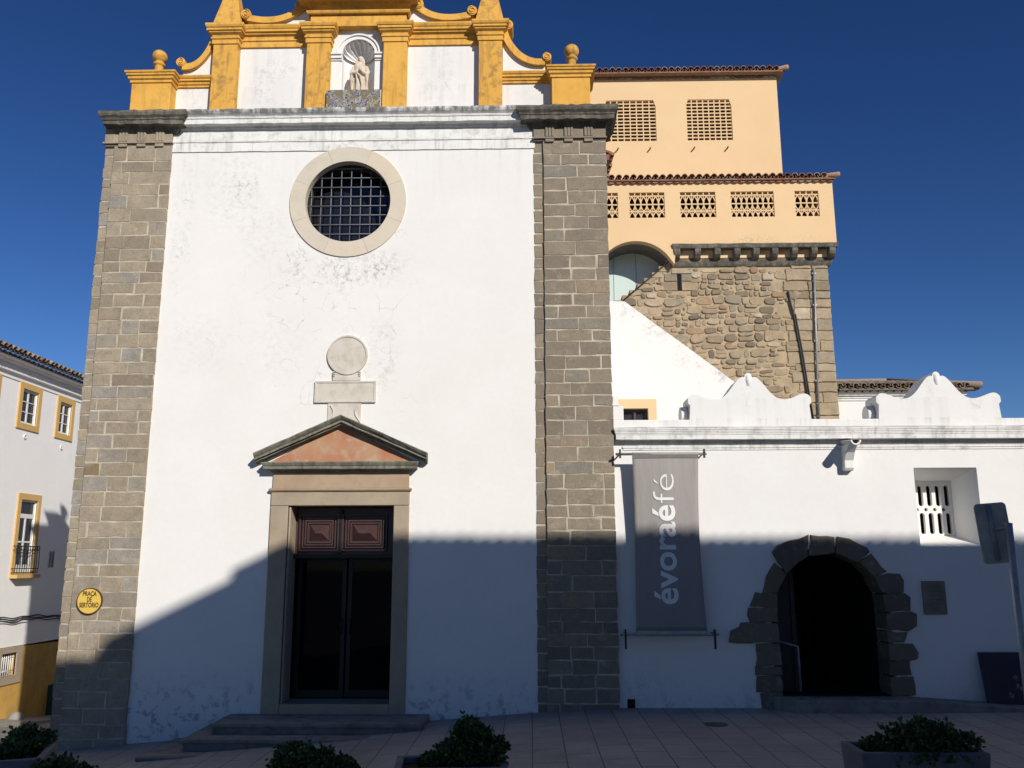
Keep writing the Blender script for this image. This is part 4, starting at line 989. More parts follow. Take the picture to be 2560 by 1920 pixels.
# wall furniture on the annex
PQ = thing('plaque', 'small brown stone plaque with worn lettering to the right of the arch', 'plaque', (5.83, 0.02, 1.55))
b = MB(); b.prism(rect(5.665, 5.995, 1.32, 1.79), 0.015, 0.055); b.build('slab', M['plaque'], PQ, 0.006)
b = MB()
for i, (a_, c_) in enumerate(((0.06, 0.27), (0.05, 0.28), (0.08, 0.25), (0.04, 0.29), (0.07, 0.24))): b.box(5.665 + a_, 5.665 + c_, 0.012, 0.0145, 1.70 - i * 0.06, 1.712 - i * 0.06)
b.prism(arc(5.83, 1.385, 0.035, 0, 360, 16)[:-1], 0.012, 0.0145, [arc(5.83, 1.385, 0.024, 0, 360, 16)[:-1]]); b.build('incised_marks', M['plaque_cut'], PQ)
NB = thing('display_board', 'dark blue board with pale printed flowers propped against the wall', 'board', (6.75, -0.05, 0.12))
b = MB(); b.add([(6.35, -0.16, 0.13), (7.15, -0.16, 0.09), (7.15, -0.02, 0.80), (6.35, -0.02, 0.80), (6.35, -0.135, 0.13), (7.15, -0.135, 0.09), (7.15, 0.005, 0.80), (6.35, 0.005, 0.80)], [(0, 1, 2, 3), (4, 5, 6, 7), (0, 1, 5, 4), (1, 2, 6, 5), (2, 3, 7, 6), (3, 0, 4, 7)])
nbp = b.build('panel', M['board'], NB)
rr = random.Random(3)
for cx, cz, r_ in ((6.70, 0.235, 0.045), (6.83, 0.34, 0.055), (6.80, 0.46, 0.04), (6.98, 0.28, 0.05), (6.95, 0.50, 0.04), (7.05, 0.42, 0.05)):
    b = MB(); yb = -0.16 + (cz - 0.11) / 0.69 * 0.14 - 0.004
    for q in range(6):
        t = q * 1.047 + rr.random(); px, pz = cx + r_ * 0.55 * math.cos(t), cz + r_ * 0.55 * math.sin(t)
        b.add([(px + r_ * 0.42 * math.cos(t) * math.cos(u * 1.047) - r_ * 0.28 * math.sin(t) * math.sin(u * 1.047), yb - 0.0006 * q + (pz - cz + r_ * 0.42 * math.sin(t) * math.cos(u * 1.047) + r_ * 0.28 * math.cos(t) * math.sin(u * 1.047)) * 0.2, pz + r_ * 0.42 * math.sin(t) * math.cos(u * 1.047) + r_ * 0.28 * math.cos(t) * math.sin(u * 1.047)) for u in range(6)], [tuple(range(6))])
    b.build('printed_flower', M['flower'], nbp)

# banner on two rods
BN = thing('banner', 'long grey cloth banner with white vertical lettering hung on the annex wall', 'banner', (1.98, -0.1, 1.1))
bx0, bx1, bzt, bzb = 1.50, 2.475, 3.66, 1.10
def bany(x, z):
    t = (bzt - z) / (bzt - bzb); u = (x - bx0) / (bx1 - bx0)
    return -0.20 + 0.035 * math.sin(t * 3.1) - 0.012 * math.sin(t * 7 + u * 2) + 0.02 * (2 * u - 1) ** 2 * math.sin(t * 3.1) + 0.006 * math.sin(u * 9 + t * 2)
def banx(x, z):
    t = (bzt - z) / (bzt - bzb); u = (x - bx0) / (bx1 - bx0) * 2 - 1
    return x - u * 0.022 * math.sin(math.pi * min(t * 1.0, 1)) - 0.012 * t + (0.025 * t * t if u > 0 else 0) * u
b = MB(); b.smooth = True; nx, nz = 18, 46
gr = [[(banx(bx0 + (bx1 - bx0) * i / nx, z), bany(bx0 + (bx1 - bx0) * i / nx, z), z) for i in range(nx + 1)] for z in [bzt + (bzb - bzt) * j / nz for j in range(nz + 1)]]
b.add([p for r_ in gr for p in r_], [(j * (nx + 1) + i, j * (nx + 1) + i + 1, (j + 1) * (nx + 1) + i + 1, (j + 1) * (nx + 1) + i) for j in range(nz) for i in range(nx)])
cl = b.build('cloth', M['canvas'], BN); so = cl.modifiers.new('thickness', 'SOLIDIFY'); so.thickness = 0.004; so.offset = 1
for zz, hh in ((3.60, 0.055), (1.13, 0.06)):
    b = MB(); n = 18; vs = []
    for i in range(n + 1):
        x = bx0 + (bx1 - bx0) * i / n
        for q in range(3): z = zz - hh / 2 + hh * q / 2; vs.append((banx(x, z), bany(x, z) - 0.008, z))
    b.add(vs, [(i * 3 + j, (i + 1) * 3 + j, (i + 1) * 3 + j + 1, i * 3 + j + 1) for i in range(n) for j in range(2)])
    b.build('hem', M['canvas_hem'], cl)
def vlabel(body, size, bold, xbase, z0, z1, mat, name, sx=1.0):
    """text running up the banner: x_text -> +z, y_text -> -x"""
    vs, fs = text_polys(body, size, bold, sx)
    a_, c_ = min(v[0] for v in vs), max(v[0] for v in vs); k_ = (z1 - z0) / (c_ - a_)
    b = MB(); out = []
    for v in vs:
        z = z0 + (v[0] - a_) * k_; x = xbase - v[1]; out.append((banx(x, z), bany(x, z) - 0.009, z))
    b.add(out, fs); return b.build(name, mat, cl)
vlabel('évoraé', 0.50, 0.010, 2.105, 1.475, 2.885, M['letter_white'], 'bold_lettering')
vlabel('fé', 0.47, -0.006, 2.105, 2.915, 3.335, M['letter_white'], 'light_lettering')
for zz, x0, x1 in ((3.635, 1.26, 2.60), (1.06, 1.30, 2.66)):
    b = MB(); b.tube([(x0, -0.185 if zz > 2 else -0.19, zz), (x1, -0.185 if zz > 2 else -0.19, zz)], 0.02, 10)
    p = b.build('rod', M['steel'], BN)
    for x in ((1.325, 2.565) if zz > 2 else (1.335, 2.60)):
        b = MB(); b.tube([(x, 0.06, zz + 0.005), (x, -0.20, zz + 0.005)], 0.012, 6); b.box(x - 0.012, x + 0.012, -0.215, -0.165, zz - 0.06 if zz > 2 else zz - 0.20, zz + 0.07)
        b.tube([(x - 0.045, 0.04, zz - 0.03), (x, -0.19, zz + 0.01)], 0.008, 6); b.build('bracket', M['black_iron'], p)
b = MB(); b.tube([(bx0, -0.205, 1.08), (bx1, -0.205, 1.08)], 0.035, 10); b.build('bottom_bar', M['sign_back'], BN)

# ================================================================== stair wing (white sloping wall) behind the annex
SW = thing('stair_wing', 'white building wing with a steeply sloping wall top and yellow framed window', 'building', (3.5, 9.7, 0))
hole = rect(2.40, 3.10, 4.6, 6.02)
b = MB(); b.prism([(1.3, -0.3), (7.3, -0.3), (7.3, 5.2), (5.43, 6.69), (4.90, 7.115), (4.21, 7.66), (3.4, 8.29), (2.56, 8.955), (1.3, 8.985)], 9.7, 9.98, [hole]); b.build('wall', M['slope'], SW)
fr = MB(); fr.prism(rect(2.08, 3.32, 4.4, 6.27), 9.685, 9.75, [hole]); f = fr.build('window_frame', M['peach_trim'], SW)
b = MB(); b.prism(rect(2.40, 3.10, 4.6, 6.02), 9.83, 9.88, [rect(2.46, 2.73, 4.7, 5.95), rect(2.79, 3.04, 4.7, 5.95)]); b.build('sash', M['door_wood'], f)
b = MB(); b.box(2.42, 3.08, 9.90, 9.91, 4.62, 6.0); b.build('pane', M['pane'], f)

# ================================================================== medieval tower with loggia storeys
TW = thing('tower', 'rubble stone tower carrying apricot loggia storeys with brick lattices and tiled roofs', 'tower', (5.5, 12, 0))
def T(x, z, Y, Y0=10.0):
    k_ = (Y + 13.2) / (Y0 + 13.2); return (x * k_, 2.08 + (z - 2.08) * k_)
YT = 10.28
stp = [(2.30, 8.6), (2.30, 9.07), (2.53, 9.07), (2.53, 9.21), (2.74, 9.22), (2.74, 9.36), (2.945, 9.37), (2.945, 9.53), (3.14, 9.54), (3.14, 9.70), (3.36, 9.71), (3.36, 9.86), (3.55, 9.87), (3.55, 10.03), (3.775, 10.04), (3.775, 10.22)]
base = [T(8.165, 10.05, YT), (T(8.18, 0, YT)[0], -0.3), (T(2.3, 0, YT)[0], -0.3)]
body = [T(x, z, YT) for x, z in stp] + [T(8.165, 10.22, YT)]
b = MB(); b.prism(body + [(body[-1][0] + 0.02, 4), (body[0][0], 4)], YT, YT + 1.2)
b.box(body[0][0] + 0.2, body[-1][0] - 0.01, YT + 1.3, 17, -0.3, 9.9); tw = b.build('stone_wall', M['mortar_tan'], TW)
b = MB(); zl = lambda x: next((z2 for (x1, z1), (x2, z2) in zip(stp, stp[1:]) if x1 <= x <= x2 and x2 > x1), 10.0)
kT = (YT + 13.2) / 23.2
def inside(x, z):
    x0 = x / kT; z0 = 2.08 + (z - 2.08) / kT
    if z0 > 9.93 or x0 > 7.0 + 0.45 * math.sin(z * 9): return False
    if x0 < 3.85 and z0 > zl(x0 - 0.1) - 0.16: return False
    if 3.84 < x0 < 4.40 and 9.22 < z0 < 9.96: return False
    return x0 > 2.45
rubble(b, 2.3, 7.6, 5.4, 10.3, YT, inside)
# quoins on the right corner
z = 5.3
while z < 10.05:
    h = rnd.uniform(0.22, 0.36); h = min(h, 10.12 - z)
    xr = T(8.17, z, YT)[0]; x = xr - rnd.uniform(0.95, 1.35); first = True
    k_ = rnd.uniform(0.35, 0.6)
    for x0, x1 in ((x, xr - k_), (xr - k_, xr)):
        b.tone = rnd.choice([0.15, 0.3, 0.35, 0.45, 0.55, 0.65, 0.72, 0.78, 0.95 if rnd.random() < .3 else 0.4])
        J = lambda: rnd.uniform(-.012, .012); ring = []
        q = [(x0 + .012, z + .012), (x1 - .012 if x1 < xr else xr, z + .012), (x1 - .012 if x1 < xr else xr, z + h - .012), (x0 + .012, z + h - .012)]
        for i in range(4):
            a_, c_ = q[i], q[(i + 1) % 4]
            for t in range(4): ring.append((a_[0] + (c_[0] - a_[0]) * t / 4 + J(), a_[1] + (c_[1] - a_[1]) * t / 4 + J()))
        stone(b, ring, YT - rnd.uniform(0.02, 0.045), YT + 0.03, 0.018)
    z += h
# stones of the stepped edge and around the arrow slit
for (x1, z1), (x2, z2) in zip(stp, stp[1:]):
    if x2 > x1:
        b.tone = rnd.uniform(0.2, 0.95); a_, c_ = T(x1, z1 - 0.155, YT), T(x2 + 0.09, z1, YT)
        stone(b, [(a_[0], a_[1]), (c_[0], a_[1]), (c_[0], c_[1]), (a_[0], c_[1])], YT - 0.03, YT + 0.03, 0.012)
for x1, x2, z1, z2, tn in ((3.70, 4.045, 9.60, 9.80, .6), (4.165, 4.45, 9.60, 9.80, .6), (3.60, 4.045, 9.33, 9.58, .2), (4.165, 4.6, 9.33, 9.58, .4), (3.9, 4.47, 9.82, 9.93, .96)):
    b.tone = tn; a_, c_ = T(x1, z1, YT), T(x2, z2, YT); stone(b, [a_, (c_[0], a_[1]), c_, (a_[0], c_[1])], YT - 0.03, YT + 0.03, 0.015)
b.build('rubble_face', M['rubble'], tw)
b = MB(); a_, c_ = T(4.05, 9.33, YT), T(4.16, 9.82, YT); b.prism(rect(a_[0], c_[0], a_[1], c_[1]), YT - 0.006, YT + 0.02); b.build('arrow_slit', M['void'], tw)
# dark string course under the corbels, brackets and their slab
b = MB(); a_, c_ = T(3.88, 10.0, YT), T(8.2, 10.21, YT); b.sweep([(a_[0], YT), (c_[0], YT), (c_[0], YT + 1.0)], [(0, a_[1]), (0.04, a_[1] + .01), (0.07, a_[1] + .06), (0.10, a_[1] + .14), (0.10, c_[1]), (0, c_[1] + .01)], 0.006, 0.15); b.build('string_course', M['dark_stone'], TW)
for x in (4.06, 4.63, 5.17, 5.71, 6.23, 6.74, 7.28, 7.81, 8.30):
    b = MB(); x = x * 1.004; zt_, zb_ = 10.54, 10.25
    b.xprism([(YT + 0.02, zb_), (YT - 0.10, zb_), (YT - 0.22, zb_ + .05), (YT - 0.30, zb_ + .12), (YT - 0.33, zb_ + .20), (YT - 0.33, zt_), (YT + 0.02, zt_)], x - 0.088, x + 0.088); b.build('stone_corbel', M['dark_stone'], TW, 0.02)
b = MB(); b.sweep([(3.98, YT + 0.2), (3.98, 9.98), (8.46, 9.98), (8.46, 11)], [(0, 10.545), (0.02, 10.55), (0.03, 10.60), (0.04, 10.66), (0, 10.68)], 0.008, 0.2); b.box(3.99, 8.45, 9.98, 11, 10.56, 10.672); b.build('corbel_slab', M['dark_stone'], TW)
b = MB(); b.box(4.0, 8.3, YT - 0.09, YT + 0.3, 10.33, 10.57); b.build('corbel_backing', M['tower'], TW)

# lower loggia storey
LWIN = [(1.66, 2.49), (2.80, 3.79), (4.22, 5.21), (5.63, 6.83), (7.41, 8.07)]; LZ0, LZ1 = 11.45, 12.21
archp = arc(2.95, 9.67, 1.11, 28.5, 151.5, 24)
lo = [(8.475, 10.675), (8.475, 12.58), (1.2, 12.58), (1.2, 8.3), (1.97, 8.3)] + archp[::-1] + [(4.0, 10.1), (4.06, 10.675)]
b = MB(); b.prism(lo, 10.0, 10.25, [rect(x0, x1, LZ0, LZ1) for x0, x1 in LWIN]); b.box(8.22, 8.47, 10.25, 16, 10.68, 12.58)
b.build('loggia_wall', M['tower'], TW)
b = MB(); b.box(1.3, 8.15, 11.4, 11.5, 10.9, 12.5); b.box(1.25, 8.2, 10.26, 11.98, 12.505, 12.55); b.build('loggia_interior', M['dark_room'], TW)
# soffit of the big arch and frosted glazing behind it
b = MB(); n = len(archp); b.add([(p[0], 10.24, p[1]) for p in archp] + [(p[0], 11.05, p[1]) for p in archp], [(i, i + 1, i + 1 + n, i + n) for i in range(n - 1)])
b.box(1.8, 1.97, 10.24, 11.05, 8.3, 10.2); b.build('arch_soffit', M['grey_soffit'], TW)
b = MB(); b.box(1.5, 5.6, 11.02, 11.04, 8.3, 11.2); gl = b.build('arch_glazing', M['frosted'], TW)
b = MB()
for x in (2.42, 3.06, 3.7): b.box(x - 0.008, x + 0.008, 11.005, 11.018, 8.3, 11.1)
b.build('glazing_joint', M['steel'], gl)
b = MB(); b.tube([T(2.5, 9.02, 10.2) [0:1] + (10.2,) + T(2.5, 9.02, 10.2)[1:], T(3.82, 10.16, 10.2)[0:1] + (10.2,) + T(3.82, 10.16, 10.2)[1:]], 0.018, 6); b.build('stair_rail', M['black_iron'], TW)

def lower_lattice(x0, x1):
    b = MB(); y0, y1 = 10.02, 10.06; t = 0.02; n = max(3, round((x1 - x0) / 0.158)); cw = (x1 - x0) / n
    rows = [LZ0, LZ0 + 0.20, LZ0 + 0.41, LZ0 + 0.66, LZ1]
    for z in rows[:-1]: b.box(x0, x1, y0, y1, z - 0.017, z + 0.017)
    for i in range(n + 1):
        b.box(x0 + i * cw - 0.014, x0 + i * cw + 0.014, y0 + 0.003, y1, rows[3] + 0.017, LZ1)
    for r_ in range(3):
        za, zb_ = rows[r_] + 0.012, rows[r_ + 1] - 0.012; flip = r_ == 1
        for i in range(n + 1): b.box(x0 + i * cw - 0.011, x0 + i * cw + 0.011, y0 + 0.009, y1 - 0.006, za, zb_)
        for i in range(n):
            for s_ in (-1, 1):
                cx = x0 + (i + 0.5) * cw
                pts = []
                for k_ in range(7):
                    q = k_ / 6; e = 0.5 * cw * (1 - q ** 1.9) if True else 0
                    pts.append((cx + s_ * (e), za + (zb_ - za) * q if not flip else zb_ - (zb_ - za) * q))
                w_ = 0.019
                yo = y0 + 0.004 + 0.0015 * s_; h_ = w_ / 1.25
                for pa, pb in zip(pts, pts[1:]):
                    b.add([(pa[0] - h_, yo, pa[1]), (pa[0] + h_, yo, pa[1]), (pb[0] + h_, yo, pb[1]), (pb[0] - h_, yo, pb[1]), (pa[0] - h_, y1 - .004, pa[1]), (pa[0] + h_, y1 - .004, pa[1]), (pb[0] + h_, y1 - .004, pb[1]), (pb[0] - h_, y1 - .004, pb[1])], [(0, 1, 2, 3), (0, 3, 7, 4), (1, 2, 6, 5)])
    b.build('brick_lattice', M['tower'], TW)
for x0, x1 in LWIN: lower_lattice(x0, x1)
# lower roof
b = MB(); tiles(b, (1.2, 9.85, 12.545), (1, 0, 0), (0, -1, 0), 36, 0.2035, 7, 14, 0.34, 0.088, hip1=True)
b.tone = 0.3; b.box(1.2, 8.5, 9.89, 9.998, 12.51, 12.55)
tiles(b, (8.58, 9.85, 12.545), (0, 1, 0), (1, 0, 0), 28, 0.21, 3, 14, 0.34, 0.088, hip0=True)
b.tone = 0.75; b.tube([(8.62, 9.82, 12.61), (7.8, 10.65, 12.84)], 0.075, 8)
b.build('lower_roof', M['tile'], TW)
b = MB()
for i in range(36): b.tone = rnd.random(); b.add([(1.2 + 0.2035 * (i + .5) + 0.085 * math.cos(math.pi * k_ / 6 + math.pi), 9.93, 12.50 + 0.045 * math.sin(math.pi * k_ / 6 + math.pi)) for k_ in range(7)] + [(1.2 + 0.2035 * (i + .5) + 0.085 * math.cos(math.pi * k_ / 6 + math.pi), 10.02, 12.52 + 0.045 * math.sin(math.pi * k_ / 6 + math.pi)) for k_ in range(7)], [(k_, k_ + 1, k_ + 8, k_ + 7) for k_ in range(6)] + [tuple(range(7))])
b.build('eave_tile_row', M['tile'], TW)

# upper storey
UW = [(2.36, 3.95), (4.89, 6.29)]; UZ0, UZ1 = 14.77, 16.15
uh = [[(x0, UZ0), (x1, UZ0), (x1, UZ1 - 0.22), (x1 - 0.07, UZ1), (x0 + 0.07, UZ1), (x0, UZ1 - 0.22)] for x0, x1 in UW]
b = MB(); b.prism(rect(1.0, 7.735, 12.6, 16.88), 12.0, 12.25, uh); b.box(7.48, 7.73, 12.25, 17, 12.6, 16.88); b.build('upper_wall', M['tower'], TW)
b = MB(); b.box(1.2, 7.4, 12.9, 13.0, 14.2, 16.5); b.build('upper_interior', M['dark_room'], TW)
for (x0, x1), hl in zip(UW, uh):
    b = MB(); n = 8; cw = (x1 - x0) / n; rh = (UZ1 - UZ0) / 12
    for k_ in range(13): z = UZ0 + k_ * rh; b.box(x0, x1, 12.02, 12.06, z - 0.019, z + 0.019)
    for k_ in range(n + 1): x = x0 + k_ * cw; b.box(x - 0.017, x + 0.017, 12.024, 12.056, UZ0, UZ1)
    b.build('brick_lattice', M['tower'], TW)
    for fx in (0.13, 0.86) if x0 > 4 else (0.24, 0.86):
        x = x0 + (x1 - x0) * fx; b = MB(); b.tube([(x, 12.02, 14.50), (x, 11.86, 14.485)], 0.022, 8); b.build('drain_spout', M['dark_stone'], TW)
b = MB(); tiles(b, (0.9, 11.72, 16.965), (1, 0, 0), (0, -1, 0), 35, 0.202, 8, 16, 0.36, 0.09, hip1=True)
tiles(b, (7.97, 11.72, 16.965), (0, 1, 0), (1, 0, 0), 26, 0.21, 5, 16, 0.36, 0.09, hip0=True)
b.tone = 0.75; b.tube([(8.01, 11.68, 17.02), (5.2, 14.5, 17.75)], 0.08, 8); b.tone = 0.3
b.box(0.9, 7.95, 11.75, 11.79, 16.925, 16.965); b.build('upper_roof', M['tile'], TW)
b = MB(); b.add([(0.9, 11.77, 16.93), (7.94, 11.77, 16.93), (7.745, 11.99, 16.90), (0.9, 11.99, 16.90), (7.94, 17, 16.93), (7.745, 17, 16.90)], [(0, 1, 2, 3), (1, 4, 5, 2)]); b.build('eave_soffit', M['soffit'], TW)
b = MB()
for i in range(33):
    x = 1.0 + 0.2035 * (i + 0.5); b.tone = rnd.random()
    b.add([(x + 0.09 * math.cos(math.pi + math.pi * k_ / 6), yy, 16.885 + 0.045 * math.sin(math.pi + math.pi * k_ / 6)) for yy in (11.93, 12.03) for k_ in range(7)], [(k_, k_ + 1, k_ + 8, k_ + 7) for k_ in range(6)] + [tuple(range(7))])
b.build('eave_tile_row', M['tile'], TW)
# drainpipe and cable on the stone face
P3 = lambda x, z, Y=YT - 0.09: (T(x, z, Y)[0], Y, T(x, z, Y)[1])
b = MB(); b.tube([P3(7.80, 9.95), P3(7.72, 8.03), P3(7.64, 5.6)], 0.028, 8)
for z in (9.8, 8.9, 7.9, 6.8): q = P3(7.80 - (9.95 - z) * 0.04, z); b.box(q[0] - 0.05, q[0] + 0.05, q[1] + 0.0, q[1] + 0.1, q[2] - 0.02, q[2] + 0.02)
b.build('drainpipe', M['steel'], TW)
b = MB(); pts = [P3(7.05, 9.28, YT - 0.06), P3(7.09, 9.0, YT - 0.06), P3(7.16, 8.65, YT - 0.06), P3(7.21, 8.2, YT - 0.06), P3(7.28, 7.6, YT - 0.06), P3(7.36, 6.7, YT - 0.06), P3(7.46, 5.6, YT - 0.06)]
b.tube(pts, 0.028, 6); b.tube([(p[0] + 0.05, p[1], p[2]) for p in pts[2:]], 0.018, 6); b.build('cable_run', M['black_iron'], TW)

# ================================================================== white house with tiled roof beyond the tower
RH = thing('tiled_house', 'white house with a brown tiled roof just right of the tower', 'house', (10.2, 10.7, 0))
def V(x, z): return (x * 1.05, 2.08 + (z - 2.08) * 1.05)
x0, x1 = 8.40, 11.75
b = MB(); b.box(x0, x1, 10.7, 17, -0.3, V(0, 6.36)[1]); b.build('wall', M['slope'], RH)
b = MB(); b.sweep([(x0, 10.7), (x1, 10.7), (x1, 15)], [(o, V(0, z)[1]) for o, z in [(0, 6.16), (0.03, 6.17), (0.03, 6.21), (0.06, 6.23), (0.06, 6.27), (0.12, 6.29), (0.12, 6.32), (0, 6.33)]]); b.build('cornice', M['cornice'], RH)
b = MB(); zz = V(0, 6.33)[1]
b.box(x0, x1 + 0.1, 10.54, 10.7, zz, zz + 0.03)
for i in range(16): b.prism([(x0 + 0.213 * (i + .5) + 0.09 * math.cos(math.pi * k_ / 6), zz + 0.028 + 0.07 * math.sin(math.pi * k_ / 6)) for k_ in range(7)], 10.52, 10.68)
b.build('scalloped_plaster', M['slope'], RH)
ze = V(0, 6.45)[1]
b = MB(); tiles(b, (x0 - 0.12, 10.36, ze), (1, 0, 0), (0, -1, 0), 18, 0.2128, 9, 13.5, 0.34, 0.09, hip1=True); tiles(b, (x0 - 0.12 + 18 * 0.2128, 10.36, ze), (0, 1, 0), (1, 0, 0), 24, 0.21, 6, 13.5, 0.34, 0.088, hip0=True)
b.tone = 0.6; b.tube([(x0 - 0.12 + 18 * 0.2128 + 0.05, 10.31, ze + 0.06), (10.4, 12.2, ze + 0.55)], 0.085, 8); b.tube([(x0 - 0.2, 10.4, ze + 0.2), (8.3, 12.0, ze + 0.48), (10.4, 12.2, ze + 0.55)], 0.085, 8)
b.tone = 0.1; b.box(x0, x1 + 0.4, 10.42, 10.7, ze - 0.05, ze); b.build('roof', M['tile_old'], RH)

# ================================================================== house down the side street (left)
LH = thing('street_house', 'white house with yellow window frames and plinth in the side street', 'house', (-13.2, 9.5, -1.8))
XL = -13.0
def yq(a0, a1, z0, z1): return [(a0, z0), (a1, z0), (a1, z1), (a0, z1)]
wins = [(6.86, 7.56, 5.57, 6.46), (8.68, 9.40, 5.58, 6.46), (10.50, 11.12, 5.58, 6.44), (12.4, 13.1, 5.58, 6.44), (14.3, 15.0, 5.58, 6.44)]
tall = [(5.3, 6.05, 1.83, 3.66), (9.12, 9.88, 1.83, 3.66), (13.0, 13.75, 1.83, 3.66)]
lows = [(5.2, 5.9, -0.68, -0.13), (8.96, 9.60, -0.68, -0.13)]
b = MB(); b.xprism([(2, 0.02), (22, 0.02), (22, 6.95), (2, 6.95)], XL, XL - 0.45, [yq(*q) for q in wins + tall])
b.build('wall', M['left_white'], LH)
b = MB(); b.xprism([(2, -5), (22, -6), (22, -0.50), (12, -0.06), (9, 0.015), (2, 0.3)], XL + 0.02, XL - 0.4, [yq(*q) for q in lows]); b.build('yellow_plinth', M['ochre_base'], LH)
b = MB(); b.box(XL - 12, XL - 0.46, 2, 22, -5, 6.9); b.box(XL - 0.46, XL - 0.42, 2, 22, -5, 6.9); b.build('house_core', M['room'], LH)
b = MB(); b.sweep([(XL, 22), (XL, 2)][::-1] if False else [(XL, 2), (XL, 22)], [(0, 6.60), (0.025, 6.61), (0.025, 6.66), (0.01, 6.67), (0.01, 6.74), (0.10, 6.76), (0.10, 6.85), (0.07, 6.86), (0.07, 6.93), (0.20, 6.95), (0.22, 7.0), (0.30, 7.02), (0.30, 7.05), (0, 7.07)]); b.build('eave_moulding', M['left_white'], LH)
b = MB(); tiles(b, (XL + 0.45, 22, 7.12), (0, -1, 0), (1, 0, 0), 95, 0.21, 5, 22, 0.36, 0.09, True)
for i in range(95): b.tone = rnd.random(); y = 22 - 0.21 * (i + 0.5); b.add([(xx, y + 0.085 * math.cos(math.pi * k_ / 5), 7.06 + 0.055 * math.sin(math.pi * k_ / 5)) for xx in (XL + 0.36, XL + 0.05) for k_ in range(6)], [(k_, k_ + 1, k_ + 7, k_ + 6) for k_ in range(5)])
b.tone = .3; b.add([(XL + 0.3, 2, 7.15), (XL + 0.3, 22, 7.15), (XL - 6, 22, 9.7), (XL - 6, 2, 9.7)], [(0, 1, 2, 3)]); b.build('roof', M['tile_old'], LH)
def xtube(b, a, c_, r, n=6): b.tube([a, c_], r, n)
def house_window(y0, y1, z0, z1, tallw):
    f = MB(); e = 0.155
    zb = z0 - (0.05 if tallw else e)
    f.xprism(yq(y0 - e, y1 + e, zb, z1 + e * 1.05), XL + 0.035, XL - 0.02, [yq(y0, y1, z0, z1)])
    if tallw: f.box(XL - 0.1, XL + 0.20, y0 - e, y1 + e, z0 - 0.14, z0 - 0.05)
    w_ = f.build('window', M['trim_yellow'], LH, 0.006)
    s_ = MB(); xs0, xs1 = XL - 0.085, XL - 0.04; t = 0.045; m_ = (y0 + y1) / 2
    hs = []
    if tallw:
        zt_ = z1 - 0.40
        s_.xprism(yq(y0, y1, z0, z1), xs1, xs0, [yq(y0 + t, m_ - t * .6, z0 + 0.2, z0 + 0.75), yq(m_ + t * .6, y1 - t, z0 + 0.2, z0 + 0.75), yq(y0 + t, m_ - t * .6, z0 + 0.79, zt_ - 0.06), yq(m_ + t * .6, y1 - t, z0 + 0.79, zt_ - 0.06), yq(y0 + t, y1 - t, zt_ + 0.05, z1 - t)])
    else:
        h3 = (z1 - z0 - 2 * t) / 3
        s_.xprism(yq(y0, y1, z0, z1), xs1, xs0, [yq(a_, c_, z0 + t + k_ * h3 + .01, z0 + t + (k_ + 1) * h3 - .01) for k_ in range(3) for a_, c_ in ((y0 + t, m_ - t * .6), (m_ + t * .6, y1 - t))])
    s_.build('sash', M['white_paint'], w_)
    p = MB(); p.box(xs0 + 0.015, xs0 + 0.025, y0 + 0.01, y1 - 0.01, z0 + 0.01, z1 - 0.01); p.build('pane', M['pane'], w_)
    if tallw:
        r_ = MB(); ya, yb_, zt2 = y0 - 0.15, y1 + 0.15, z0 + 0.66
        for z in (z0 + 0.0, z0 + 0.10, zt2 - 0.10, zt2):
            r_.tube([(XL + 0.02, ya, z), (XL + 0.11, ya, z), (XL + 0.11, yb_, z), (XL + 0.02, yb_, z)], 0.011, 6)
        k_ = 0; y = ya
        while y <= yb_ + 0.01:
            r_.tube([(XL + 0.11, y, z0), (XL + 0.11 + 0.02, y, z0 + 0.2), (XL + 0.11, y, zt2)], 0.008, 5); y += 0.105
        y = ya + 0.05
        while y < yb_:
            r_.tube([(XL + 0.115, y + 0.045 * math.cos(q * 0.7), zt2 - 0.05 + 0.045 * math.sin(q * 0.7)) for q in range(10)], 0.006, 5); y += 0.105
        r_.build('balcony_railing', M['black_iron'], w_)
for q in wins: house_window(*q, False)
for q in tall: house_window(*q, True)
for y0, y1, z0, z1 in lows:
    f = MB(); f.xprism(yq(y0 - 0.16, y1 + 0.26, z0 - 0.2, z1 + 0.16), XL + 0.05, XL - 0.02, [yq(y0, y1, z0, z1)]); w_ = f.build('cellar_window', M['door_stone'], LH, 0.006)
    r_ = MB()
    for k_ in range(7): y = y0 + 0.05 + (y1 - y0 - 0.1) * k_ / 6; r_.tube([(XL - 0.03, y, z0), (XL - 0.03, y, z1)], 0.014, 6)
    for z in (z0 + 0.12, z1 - 0.12): r_.tube([(XL - 0.03, y0, z), (XL - 0.03, y1, z)], 0.012, 6)
    r_.build('window_bars', M['white_paint'], w_)
    p = MB(); p.box(XL - 0.2, XL - 0.18, y0, y1, z0, z1); p.build('pane', M['pane'], w_)
for y, z in ((8.98, 5.25), (10.78, 5.2)):
    n = 16; b = MB(); b.xprism([(y + 0.055 * math.cos(2 * math.pi * k_ / n), z + 0.055 * math.sin(2 * math.pi * k_ / n)) for k_ in range(n)], XL - 0.01, XL + 0.03, [[(y + 0.035 * math.cos(2 * math.pi * k_ / n), z + 0.035 * math.sin(2 * math.pi * k_ / n)) for k_ in range(n)]])
    o = b.build('vent_collar', M['white_paint'], LH)
    b = MB(); b.xprism([(y + 0.034 * math.cos(2 * math.pi * k_ / n), z + 0.034 * math.sin(2 * math.pi * k_ / n)) for k_ in range(n)], XL - 0.005, XL + 0.004); b.build('vent_hole', M['void'], o)
